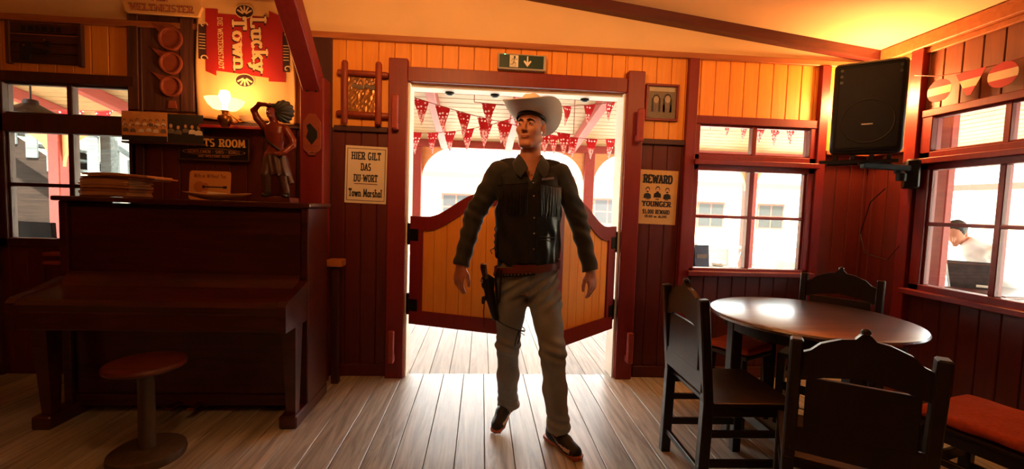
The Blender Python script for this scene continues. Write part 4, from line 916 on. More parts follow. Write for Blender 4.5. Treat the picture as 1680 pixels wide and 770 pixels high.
# ================================================================ PIANO
t = thing('upright_piano', 'dark mahogany upright piano with closed keyboard lid', 'piano', (-1.745, 2.74, 0))
PW = .705
m = MB(); m.box(-PW+.04, PW-.04, .02, .30, .05, 1.27, .004); m.build('body', M['piano'], t)
for s in (-1, 1):
    m = MB(); m.box(min(s*PW, s*(PW-.045)), max(s*PW, s*(PW-.045)), -.02, .31, .06, 1.28, .006); m.build('side_panel', M['piano'], t)
m = MB(); m.box(-PW-.018, PW+.018, -.045, .325, 1.28, 1.308, .008, seg=2); m.build('top_lid', M['piano'], t)
m = MB(); m.box(-PW+.05, PW-.05, -.002, .02, .86, 1.25, .004); m.build('upper_panel', M['piano'], t)
m = MB(); m.box(-PW+.05, PW-.05, .01, .03, .12, .60, .004); m.build('lower_panel', M['piano'], t)
m = MB(); m.box(-PW+.02, PW-.02, -.30, .02, .61, .665, .006); m.box(-PW+.02, PW-.02, -.315, -.29, .60, .70, .006); m.build('keybed', M['piano'], t)
m = MB(); pr = [(-.31, .70), (-.318, .735), (-.30, .762), (-.26, .775), (-.12, .79), (-.08, .80), (-.055, .835), (-.02, .86), (.0, .868), (.0, .70)]
m.prismx(pr, -PW+.045, PW-.045); m.build('keyboard_lid', M['piano'], t, smooth=30)
for s in (-1, 1):
    a, b = sorted((s*PW, s*(PW-.046))); m = MB(); m.prismx([(-.325, .60), (-.325, .745), (-.30, .77), (-.20, .79), (-.02, .84), (-.02, .60)], a, b); m.build('key_arm', M['piano'], t)
    x = s*(PW-.04); m = MB(); m.add([(x-.04, -.20, .60), (x+.04, -.20, .60), (x+.04, -.10, .60), (x-.04, -.10, .60), (x-.026, -.165, .07), (x+.026, -.165, .07), (x+.026, -.11, .07), (x-.026, -.11, .07)], [(0, 1, 2, 3), (4, 7, 6, 5), (0, 4, 5, 1), (1, 5, 6, 2), (2, 6, 7, 3), (3, 7, 4, 0)]); m.build('leg', M['piano'], t)
    m = MB(); m.box(x-.055, x+.045, -.20, .31, 0, .075, .008); m.build('toe_block', M['piano'], t)
m = MB(); m.box(-PW+.05, PW-.05, 0.0, .03, .05, .12, .004); m.build('bottom_rail', M['piano'], t)
for x in (-.06, .06): m = MB(); m.box(x-.022, x+.022, -.10, .0, .065, .078, .004); m.build('pedal', M['brass'], t)
# stool
t = thing('round_stool', 'round wooden pedestal stool in front of the piano', 'stool', (-1.655, 2.27, 0))
m = MB(); m.lathe([(0, .462), (.15, .462), (.168, .47), (.172, .482), (.165, .494), (.150, .498), (0, .50)], 40); m.build('seat', M['stool'], t, smooth=True)
m = MB(); m.lathe([(.036, .05), (.036, .44), (.048, .463)], 24); m.build('column', M['stoolcol'], t, smooth=True)
m = MB(); m.lathe([(0, 0), (.160, 0), (.165, .02), (.160, .042), (.145, .052), (0, .056)], 40); m.build('base_disc', M['stoolcol'], t, smooth=True)
# items on the piano ------------------------------------------------
PT = 1.308
random.seed(11)
mc = [mat('brown_paper_cover', (176, 112, 66), rough=.7, var=.12, scale=15), mat('tan_paper_cover', (206, 150, 96), rough=.7, var=.08, scale=15), mat('dark_paper_cover', (120, 62, 36), rough=.7, var=.15, scale=15)]
zz = PT; nmag = 15
for i in range(nmag):
    th = .0092 if i < 12 else .0095; w_, d_ = (.27, .20); big = i >= 12
    if big: w_, d_ = .36, .22
    jx = random.uniform(-.012, .012)+(.06 if big else 0)+(.03 if i == 13 else 0); a = random.uniform(-.06, .06)
    m = MB(); nn = 10; v = []
    for y in (-d_/2, d_/2):
        for k in range(nn+1):
            u = k/nn; sag = (.004*math.sin(u*PI) if not big else .012*math.sin(min(1, u*1.6)*PI*.5)-.018*u*u); v += [(-w_/2+w_*u, y, sag), (-w_/2+w_*u, y, sag+th-.0012)]
    L_ = (nn+1)*2; f = []
    for k in range(nn): f += [(2*k, 2*k+2, L_+2*k+2, L_+2*k), (2*k+1, L_+2*k+1, L_+2*k+3, 2*k+3), (2*k, 2*k+1, 2*k+3, 2*k+2), (L_+2*k, L_+2*k+2, L_+2*k+3, L_+2*k+1)]
    f += [(0, L_, L_+1, 1), (2*nn, 2*nn+1, L_+2*nn+1, L_+2*nn)]
    m.add(v, f); o = m.build('magazine', mc[random.choice((0, 1, 1, 2)) if not big else (2, 0, 1)[i-12]]); o.location = (-2.235+jx, 2.87, zz); o.rotation_euler = (0, 0, a)
    pos = {0: 'magazine at the very bottom of the stack on the piano', 14: 'wide magazine topmost of the stack on the piano', 13: 'wide magazine second from the top, jutting out to the right', 12: 'wide magazine third from the top of the stack'}
    tag(o, pos.get(i, 'worn brown magazine inside the stack on the piano, sheet %s up from its bottom' % ['', 'second', 'third', 'fourth', 'fifth', 'sixth', 'seventh', 'eighth', 'ninth', 'tenth', 'eleventh', 'twelfth'][min(i, 11)]), 'magazine', 'stack of magazines on the piano'); zz += th
# leaf dish with cigar
t = thing('shallow_dish', 'wide shallow leaf shaped dish with pointed ends on the piano', 'dish', (-1.645, 2.86, PT))
m = MB(); n = 32; v = []; f = []; R_ = 7
for side in (0, 1):
    for j in range(R_+1):
        r = j/R_
        for i in range(n):
            a = 2*PI*i/n; px = .205*r*math.cos(a)*(1); py = .085*r*math.sin(a)*(1-.35*abs(math.cos(a))); z = .004+.042*r**2.2*(.75+.35*abs(math.cos(a)))+(-.004 if side else 0); v.append((px, py, z))
k = (R_+1)*n
for s in (0, 1):
    for j in range(R_):
        for i in range(n):
            q = (s*k+j*n+i, s*k+j*n+(i+1) % n, s*k+(j+1)*n+(i+1) % n, s*k+(j+1)*n+i); f.append(q if s == 0 else q[::-1])
for i in range(n): f.append((R_*n+i, R_*n+(i+1) % n, k+R_*n+(i+1) % n, k+R_*n+i))
m.add(v, f); m.build('dish_bowl', mat('tan_glazed_dish', (206, 150, 96), rough=.4), t, smooth=60)
m = MB(); m.tube([(-.055, -.02, .042), (.06, -.03, .034)], .011, 12); o = m.build('rolled_paper', M['paper'], smooth=True); o.location = (-1.63, 2.86, PT); tag(o, 'small rolled white paper lying in the shallow dish', 'paper roll')
# card
t = thing('lettered_card', 'orange cream card with rounded corners and a guitar print, leaning behind the dish', 'card', (-1.775, 3.0, PT)); t.rotation_euler = (math.radians(-6), 0, 0)
m = MB(); rr = .018; P_ = []
for cx, cz, a0 in ((.128-rr, .19-rr, 0), (-.128+rr, .19-rr, 90), (-.128+rr, rr, 180), (.128-rr, rr, 270)): P_ += disc_pts(cx, cz, rr, rr, 5, a0, a0+90)
m.prism(P_, -.003, .003); m.build('card_board', mat('orange_cream_card', (222, 156, 88), rough=.6, var=.05), t)
m = MB(); text_mb('With or Without You', .026, .20, th=.10, ser=False, mb=m, T=Matrix.Translation((0, -.0042, .145))); m.build('lettering', M['inkred'], t)
m = MB(); m.prism(disc_pts(-.065, .085, .034, .036, 18), -.0042, -.003); m.prism(disc_pts(-.028, .085, .024, .026, 16), -.0044, -.003); m.build('guitar_body', mat('guitar_print', (196, 118, 62), rough=.6), t)
m = MB(); m.box(-.03, .085, -.005, -.003, .081, .089); m.box(.085, .108, -.005, -.003, .077, .093); m.box(-.045, -.03, -.005, -.003, .076, .094); m.build('guitar_neck', M['photodark'], t)
# ================================================================ CARVED STATUE
def make_statue():
    t = thing('carved_statue', 'carved painted wooden figure in feather headdress shading his eyes, standing on the piano', 'statue', (-1.312, 2.90, PT))
    M['carved'] = mat('red_brown_varnished_carving', (122, 44, 26), rough=.25, var=.15, scale=20); M['carvpants'] = mat('brown_carved_trousers', (78, 48, 34), rough=.4, var=.2, scale=25); M['carvfeather'] = mat('dark_green_grey_feathers', (52, 50, 42), rough=.5, var=.3, scale=30)
    M['carvblack'] = mat('black_carved_boots', (24, 18, 16), rough=.35)
    F = Field((-.17, -.12, .02), (.17, .12, .66), .0045)
    F.prof([(.30, 0, 0, .052, .036), (.36, 0, 0, .05, .035), (.43, .0, 0, .064, .042), (.475, .0, 0, .066, .036), (.495, 0, 0, .04, .03)], k=.01)
    F.cap((0, 0, .48), (-.012, -.006, .53), .024, k=.012); F.ell((-.018, -.012, .562), (.031, .036, .043), k=.01)
    F.cap((-.020, -.046, .560), (-.022, -.052, .552), .006, .007, k=.004); F.ell((-.02, -.038, .532), (.014, .012, .01), k=.006)
    F.cap((-.03, -.044, .575), (-.008, -.044, .576), .006, k=.004)
    # right arm up shading eyes
    F.chain([(-.062, 0, .468), (-.105, -.01, .52), (-.122, -.018, .568), (-.075, -.048, .60), (-.03, -.06, .598)], [.024, .021, .018, .014, .012], k=.008); F.ell((-.022, -.06, .597), (.028, .014, .007), k=.005)
    # left arm bent, hand at belly
    F.chain([(.064, 0, .462), (.105, .0, .395), (.112, -.012, .36)], [.025, .022, .019], k=.008); F.chain([(.112, -.012, .36), (.075, -.045, .315), (.05, -.055, .305)], [.019, .015, .014], k=.008); F.ell((.04, -.058, .30), (.022, .012, .014), k=.005)
    # legs
    F.chain([(-.03, 0, .29), (-.045, -.03, .17), (-.05, 0, .055)], [.038, .030, .022], k=.01); F.chain([(.03, 0, .29), (.045, .0, .17), (.065, .01, .055)], [.038, .029, .022], k=.01)
    F.ell((-.05, -.02, .042), (.022, .045, .018), k=.008); F.ell((.068, -.01, .042), (.022, .045, .018), k=.008)
    def mf(c):
        r = np.zeros(len(c)); r[c[:, 2] < .29] = 1; r[c[:, 2] < .062] = 2; return r
    F.build('carved_body', [M['carved'], M['carvpants'], M['carvblack']], t, mf)
    # loincloth / sash
    F = Field((-.12, -.1, .10), (.14, .1, .36), .0045)
    F.prof([(.30, 0, 0, .060, .045), (.27, 0, 0, .064, .050), (.20, .01, .0, .075, .052), (.17, .015, 0, .07, .05)], k=.004)
    F.prof([(.285, .05, .01, .02, .03), (.12, .095, .02, .018, .02)], k=.01)
    F.disp(lambda P: .004*np.sin(P[:, 0]*160+P[:, 2]*30)); F.build('wrap_cloth', M['carvpants'], t)
    F = Field((-.07, -.06, .50), (.13, .12, .68), .0045)
    F.ell((.045, .015, .575), (.060, .050, .068), k=.01); F.ell((-.018, -.008, .60), (.036, .042, .014), k=.01); F.cap((.04, .02, .54), (.06, .02, .51), .03, .02, k=.01)
    F.disp(lambda P: .0045*np.sin(np.arctan2(P[:, 2]-.56, P[:, 0]-.0)*22)); F.build('feather_headdress', M['carvfeather'], t)
    m = MB(); m.prism([(-.115, 0), (.12, 0), (.115, .03), (-.105, .03)], -.07, .07); m.ball((0, 0, .02), (.10, .06, .018), 16); m.build('wooden_base', M['stool'], t)
    m = MB(); m.tube([(-.07, -.03, .41), (-.02, -.045, .37), (.04, -.045, .33), (.07, -.02, .30)], .006, 8); m.build('chest_strap', M['carvblack'], t, smooth=True)
make_statue()
# ================================================================ SPEAKER CORNER
t = thing('loudspeaker', 'large black loudspeaker on a wall bracket in the upper right corner', 'speaker', (2.565, 2.82, 1.755), math.radians(-38))
m = MB(); b = bmesh.new(); bmesh.ops.create_cube(b, size=1)
for v in b.verts:
    bk = v.co.y > 0; v.co = Vector((v.co.x*(.41 if not bk else .25), v.co.y*.28+.14, (v.co.z+.5)*(.63 if not bk else .58)+(.0 if not bk else .025)))
bmesh.ops.bevel(b, geom=[e for e in b.edges], offset=.035, segments=4, profile=.5, affect='EDGES'); m.bm(b); m.build('cabinet', M['black'], t, smooth=True)
m = MB(); m.box(-.178, .178, -.004, .01, .03, .60, .02, seg=3); m.build('front_grille', M['grille'], t, smooth=True)
m = MB()
for z, r in ((.22, .135),):
    T = Matrix.Translation((0, -.003, z)) @ Matrix.Rotation(PI/2, 4, 'X'); m.lathe([(r, 0), (r+.008, .003), (r+.016, 0)], 40, T=T)
m.build('cone_ring', M['black'], t, smooth=True)
m = MB(); m.box(-.032, .032, -.007, -.003, .195, .207, .002); m.build('badge', M['chrome'], t)
for i, (x, z) in enumerate(((-.155, .57), (-.155, .53), (-.155, .49), (.155, .57), (.155, .53))): m = MB(); m.lathe([(0, .002), (.010, .002), (.011, 0)], 12, T=Matrix.Translation((x, -.004, z)) @ Matrix.Rotation(PI/2, 4, 'X')); m.build('grille_screw', M['black'], t)
t = thing('speaker_bracket', 'black metal wall bracket and arms under the loudspeaker', 'bracket', (2.565, 2.82, 1.722), math.radians(-38))
m = MB(); m.box(-.25, .18, .02, .05, -.022, .0, .003); m.box(-.20, .16, .18, .21, -.022, .0, .003); m.box(-.02, .02, .02, .21, -.022, 0, .003); 
for x in (-.16, -.06, .04, .13): m.box(x-.012, x+.012, .02, .21, 0.0, .031, .002)
m.build('cradle', M['iron'], t)
m = MB(); m.bar((.0, .11, -.03), (.27, .27, -.045), .045, .04, .004); m.bar((.27, .27, -.045), (.31, .33, -.06), .05, .05, .004); m.build('arm', M['iron'], t)
m = MB(); m.box(.25, .33, .26, .42, -.18, .02, .012); m.lathe([(0, -.02), (.03, -.02), (.03, .03), (0, .03)], 16, (.23, .26, -.11)); m.lathe([(0, -.02), (.025, -.02), (.025, .02), (0, .02)], 16, (.21, .24, -.06)); m.build('swivel_joint', M['iron'], t, smooth=True)
m = MB(); m.tube([(2.96, 3.05, 1.55), (2.99, 3.2, 1.45), (3.0, 3.28, 1.2), (2.98, 3.2, 1.05), (3.02, 3.05, 1.02), (3.06, 2.99, 1.15), (3.07, 2.98, 1.5)], .004, 6); o = m.build('speaker_cable', M['black']); tag(o, 'thin loop of cable hanging in the corner below the speaker bracket', 'cable')
# corner lamp hidden behind the speaker
t = thing('corner_lamp', 'small wall sconce glowing behind the loudspeaker in the corner', 'lamp', (2.88, 3.30, 2.14))
m = MB(); m.lathe([(0, 0), (.03, .0), (.03, .05), (0, .055)], 16); m.tube([(0, 0, .02), (.0, .04, .02), (0, .066, .02)], .008, 8); m.build('sconce_base', M['brass'], t, smooth=True)
m = MB(); m.lathe([(.02, .05), (.045, .07), (.05, .12), (.03, .16), (0, .165)], 20); m.build('bulb', mat('glowing_sconce_bulb', (255, 210, 150), emis=30, emcol=(1, .55, .2)), t, smooth=True)
point('corner_lamp_light', (2.88, 3.16, 2.24), 70, (1, .45, .15), .06)
# paper flags on right wall
fr_ = mat('red_paper', (176, 26, 26), rough=.7); fw_ = mat('cream_paper', (224, 196, 150), rough=.7)
m = MB(); m.tube([(3.0, 2.94, 2.335), (3.02, 2.80, 2.29), (3.03, 2.6, 2.265), (3.04, 2.43, 2.26), (3.05, 2.1, 2.27), (3.06, 1.8, 2.33)], .003, 5); fs = m.build('flag_cord', M['red']); tag(fs, 'thin cord with paper flags strung over the right wall window', 'cord')
for i, (y, sh) in enumerate(((2.785, 'disc'), (2.60, 'wedge'), (2.425, 'disc'), (2.24, 'wedge'), (2.05, 'disc'))):
    lab = ['round red and cream paper flag nearest the corner post', 'wedge shaped red and cream paper flag between two round ones', 'round red and cream paper flag at the right frame edge', 'wedge paper flag beyond the frame edge', 'round paper flag furthest along the wall'][i]
    t = thing('paper_flag', lab, 'paper flag', (3.025, y, 2.265), 0, 'paper flags over the right window')
    H = .15; rd = .078; a, b = MB(), MB()
    def hw(z):  # half width at drop z
        if sh == 'disc': return math.sqrt(max(0, 1-((z-H/2)/(H/2))**2))*rd
        return .075*(1-z/H)+.012
    for k in range(15):
        z0_, z1_ = H*k/15, H*(k+1)/15; mb = b if 5 <= k < 10 else a
        mb.prismx([(-hw(z0_), -z0_), (-hw(z1_), -z1_), (hw(z1_), -z1_), (hw(z0_), -z0_)], -.001, .001)
    a.build('red_bands', fr_, t); b.build('cream_band', fw_, t)

# ================================================================ TABLE AND CHAIRS
t = thing('round_table', 'large round dark wooden table with polished top reflecting the doorway', 'table', (1.925, 2.415, 0))
m = MB(); m.lathe([(0, .715), (.505, .715), (.525, .722), (.528, .735), (.522, .745), (.505, .75), (0, .75)], 72); m.build('tabletop', M['tablewood'], t, smooth=30)
m = MB(); m.lathe([(.445, .65), (.445, .715), (.395, .715), (.395, .65), (.445, .65)], 48); m.build('apron', M['chairwood'], t)
for a in (175, 265, 355, 85):
    x, y = .42*math.cos(math.radians(a)), .37*math.sin(math.radians(a)); m = MB(); m.box(x-.032, x+.032, y-.032, y+.032, 0, .715, .006); m.build('leg', M['chairwood'], t)
def make_chair(lab, loc, rz, cushion=None):
    """local: seat faces +y, back at y=-.2"""
    t = thing('dining_chair', lab, 'chair', loc, rz, 'dark oak chairs around the table')
    W_ = .205; MC = M['chairwood']
    for s in (-1, 1):
        m = MB(); m.bar((s*W_, -.20, 0), (s*W_, -.19, .47), .042, .05, .004); m.bar((s*W_, -.19, .46), (s*W_, -.235, .935), .042, .046, .006); m.build('back_post', MC, t)
        m = MB(); m.bar((s*W_, .20, 0), (s*W_, .20, .44), .045, .045, .004); m.build('leg', MC, t)
        m = MB(); m.bar((s*W_, -.19, .17), (s*W_, .20, .17), .022, .035, .003); m.bar((s*W_, -.19, .31), (s*W_, .20, .31), .022, .03, .003); m.build('side_stretcher', MC, t)
        m = MB(); m.bar((s*W_, -.19, .42), (s*W_, .20, .42), .025, .05, .003); m.build('seat_rail', MC, t)
    m = MB(); m.bar((-W_, .20, .25), (W_, .20, .25), .05, .022, .003, upv=(0, 1, 0)); m.build('front_stretcher', MC, t)
    m = MB(); m.bar((-W_, -.195, .12), (W_, -.195, .12), .03, .022, .003, upv=(0, 1, 0)); m.build('back_stretcher', MC, t)
    m = MB(); m.box(-.225, .225, -.185, .235, .44, .462, .007, seg=2); m.build('seat', MC, t)
    # crest rail: scalloped top with centre finial and arched lower edge
    top = [(-W_, .875), (-.16, .895), (-.13, .925), (-.07, .95), (-.03, .957), (-.015, .975), (0, .985), (.015, .975), (.03, .957), (.07, .95), (.13, .925), (.16, .895), (W_, .875)]
    bot = [(W_, .775), (.16, .785), (.12, .80), (.05, .812), (0, .82), (-.05, .812), (-.12, .80), (-.16, .785), (-W_, .775)]
    m = MB(); m.prism(top+bot, -.235, -.210); m.build('crest_rail', MC, t)
    m = MB(); m.box(-W_, W_, -.222, -.204, .50, .60, .004); m.build('lower_back_rail', MC, t)
    m = MB(); m.ball((0, -.222, .985), (.016, .016, .014), 10); m.build('finial', MC, t, smooth=True)
    m = MB(); m.box(-.165, .165, -.225, -.203, .59, .79, .003); m.build('back_panel', MC, t)
    return t
def cushion(par_loc, rz, lab, w_=.21, z=.463, ox=0, oy=.02):
    F = Field((-.25, -.25, -.01), (.25, .25, .08), .006); F.box((0, 0, .024), (w_, w_*.98, .022), rd=.02, k=.002); F.disp(lambda P: -.008*np.exp(-(P[:, 0]**2+P[:, 1]**2)/.03)*(P[:, 2] > .02)+.002*np.sin(P[:, 0]*40)*np.sin(P[:, 1]*33))
    o = F.build('seat_cushion', M['orangecush']); c, s = math.cos(rz), math.sin(rz); o.location = (par_loc[0]-s*oy, par_loc[1]+c*oy, z); o.rotation_euler = (0, 0, rz); tag(o, lab, 'cushion', 'orange seat cushions'); return o
ch = make_chair('dark oak chair on the left of the table, seen from its side and back', (1.245, 2.09, 0), -PI/2-.02)
c2_ = copy_tree(ch, (1.415, 1.545, 0), -.58, 'dark oak chair nearest the camera with its back turned, in front of the table')
c2_.scale = (.94, 1, .955)
copy_tree(ch, (2.21, 2.58, 0), math.radians(180-50), 'dark oak chair behind the table, its carved crest facing the room')
c5 = copy_tree(ch, (2.19, 1.61, 0), .30, 'dark oak chair at the right edge carrying the large orange cushion')
cushion((2.19, 1.61), .30, 'large orange red seat cushion at the right edge of the room')
t = thing('low_stool', 'low dark stool tucked under the table, mostly hidden', 'stool', (1.70, 2.70, 0), .5)
m = MB(); m.box(-.15, .15, -.13, .13, .425, .45, .006); m.build('seat', M['chairwood'], t)
for sx in (-1, 1):
    for sy in (-1, 1): m = MB(); m.bar((sx*.14, sy*.12, 0), (sx*.12, sy*.10, .425), .03, .03, .003); m.build('leg', M['chairwood'], t)
cushion((1.70, 2.70), .5, 'small orange cushion on the low stool under the table', w_=.14, z=.451, oy=0)

# ================================================================ PORCH FURNITURE SEEN THROUGH WINDOWS
M['cloth'] = mat('white_tablecloth', (236, 230, 218), rough=.8, var=.03)
def cloth_table(lab, loc, rz, w_=.75, d_=.75):
    t = thing('porch_table', lab, 'table', loc, rz, 'tables on the porch')
    for sx in (-1, 1):
        for sy in (-1, 1): m = MB(); m.box(sx*(w_/2-.06)-.025, sx*(w_/2-.06)+.025, sy*(d_/2-.06)-.025, sy*(d_/2-.06)+.025, 0, .72, .004); m.build('leg', M['stool'], t)
    m = MB(); m.box(-w_/2, w_/2, -d_/2, d_/2, .72, .745, .006); m.build('tabletop', M['stool'], t); return t
def drape(lab, loc, rz, w_, d_):
    m = MB(); n = 16; v = []; h = .22
    ring = []
    for i in range(4*n):
        s, u = divmod(i, n); u /= n
        p = [(-1+2*u, -1), (1, -1+2*u), (1-2*u, 1), (-1, 1-2*u)][s]; ring.append(p)
    K = len(ring)
    for lv, (sc, z) in enumerate(((0, .752), (1, .752), (1.012, .745), (1.02, .745-h*.5), (1.03, .745-h))):
        for i, (x, y) in enumerate(ring):
            wv = .012*math.sin(i*1.3)*(lv-1)/3 if lv > 1 else 0; v.append((x*(w_/2+wv)*sc, y*(d_/2+wv)*sc, z))
    m.add(v, [(l*K+i, l*K+(i+1) % K, (l+1)*K+(i+1) % K, (l+1)*K+i) for l in range(4) for i in range(K)]); o = m.build('tablecloth', M['cloth'], smooth=50); o.location = loc; o.rotation_euler = (0, 0, rz); tag(o, lab, 'tablecloth', 'white tablecloths on the porch'); return o
for (x, y, rz, n_) in ((2.36, 4.75, .05, 'outside the left half of the back window'), (4.15, 5.0, .0, 'outside the right half of the back window')):
    cloth_table('wooden porch table '+n_, (x, y, 0), rz); drape('white tablecloth '+n_, (x, y, 0), rz, .75, .75)
def menu(lab, loc, rz, col, w_=.13, h_=.2):
    t = thing('menu_stand', lab, 'menu card', loc, rz); mm_ = mat('menu_card_print_'+lab.split()[0], col, rough=.5, var=.3, scale=18)
    m = MB(); m.add([(-w_/2, -.03, 0), (w_/2, -.03, 0), (w_/2, 0, h_), (-w_/2, 0, h_), (-w_/2, .03, 0), (w_/2, .03, 0), (-w_/2, -.027, 0), (w_/2, -.027, 0), (w_/2, .027, 0), (-w_/2, .027, 0)], [(0, 1, 2, 3), (3, 2, 5, 4), (6, 9, 8, 7)]); m.build('folded_card', mm_, t)
    m = MB(); m.box(-w_*.38, w_*.38, -.0195, -.0155, h_*.42, h_*.60); m.build('printed_panel', M['photogrey'], t)
menu('dark blue folded menu card standing on the porch table by the window', (2.31, 4.44, .753), .1, (34, 40, 74), .16, .24); menu('small blue card box on the far side of the porch table', (2.05, 4.95, .753), -.2, (60, 96, 140), .10, .16)
for i, (x, y) in enumerate(((2.60, 4.62), (2.02, 4.6), (2.14, 5.0))):
    m = MB(); m.lathe([(0, 0), (.05, 0), (.075, .02), (.07, .022), (.045, .006), (0, .006)], 20); o = m.build('ashtray' if i else 'saucer', M['black'] if i else M['white'], smooth=True); o.location = (x, y, .753); tag(o, ['white saucer right of the blue menu card', 'black ashtray left on the porch table', 'black bowl at the back of the porch table'][i], 'tableware')
def porch_chair(lab, loc, rz, mt, hb=.9):
    t = thing('porch_chair', lab, 'chair', loc, rz, 'chairs on the porch')
    for s in (-1, 1):
        m = MB(); m.bar((s*.2, -.2, 0), (s*.2, -.24, hb), .035, .035, .003); m.build('back_post', mt, t); m = MB(); m.bar((s*.2, .2, 0), (s*.2, .2, .43), .035, .035, .003); m.build('leg', mt, t)
    m = MB(); m.box(-.22, .22, -.2, .22, .43, .455, .004); m.build('seat', mt, t); m = MB(); m.box(-.2, .2, -.25, -.225, hb-.14, hb, .006); m.box(-.2, .2, -.245, -.222, .6, .70, .006); m.build('back_rail', mt, t); return t
M['brownch'] = wood('brown_porch_chair_wood', (120, 84, 62), (150, 110, 84), rough=.5, axis='x')
porch_chair('brown porch chair with its back to the right half of back window', (3.52, 4.35, 0), 0, M['brownch']); porch_chair('white porch chair beside the second porch table', (3.15, 5.3, 0), -1.4, M['white']); porch_chair('white porch chair at the railing side of the porch table', (2.9, 5.9, 0), PI, M['white'])
# left window: dark table and chairs
M['dullblack'] = wood('dull_dark_brown_chair_paint', (24, 16, 13), (34, 24, 18), rough=.8, axis='x'); M['dullblack'].node_tree.nodes['Principled BSDF'].inputs['Specular IOR Level'].default_value = 0.08
cloth_table('dark porch table seen low in the piano side window', (-5.35, 5.1, 0), 0, .9, .8)
m = MB(); m.lathe([(0, 0), (.05, 0), (.11, .05), (.105, .052), (.045, .008), (0, .008)], 20); o = m.build('glass_bowl', M['chrome'], smooth=True); o.location = (-5.25, 5.0, .745); tag(o, 'shiny bowl on the dark porch table', 'bowl')
porch_chair('dark porch chair left under the piano side window', (-4.15, 4.0, 0), .1, M['dullblack'], 1.12); porch_chair('dark porch chair right under the piano side window', (-3.60, 4.1, 0), -.3, M['dullblack'], 1.08)
# books low on the sill left of the piano
for i, z in enumerate((.755, .795)):
    m = MB(); m.box(-.07, .07, -.05, .05, 0, .024, .003); o = m.build('wooden_block', mat('red_brown_block_%s' % 'ab'[i], (150, 62, 40), rough=.6)); o.location = (-2.53, 2.72, 0)
    o.location = (-2.98, WY-.053, .82+.06*i); tag(o, ['lower', 'upper'][i]+' small red brown wooden block on the wall left of the piano', 'block', 'two small blocks left of the piano')
# unseen lamps added above view: spots brighten upper wall, point fills the doors
spot('upper_wall_fill', (-0.3, 1.45, 2.55), (-0.1, 3.37, 2.75), ROOM_W, 128, WARM, .12); spot('upper_wall_fill', (1.6, 1.7, 2.5), (1.7, 3.37, 2.7), ROOM_W*.45, 128, WARM, .12)
point('room_fill_light', (-0.5, 1.0, 2.62), 15, WARM, .12)
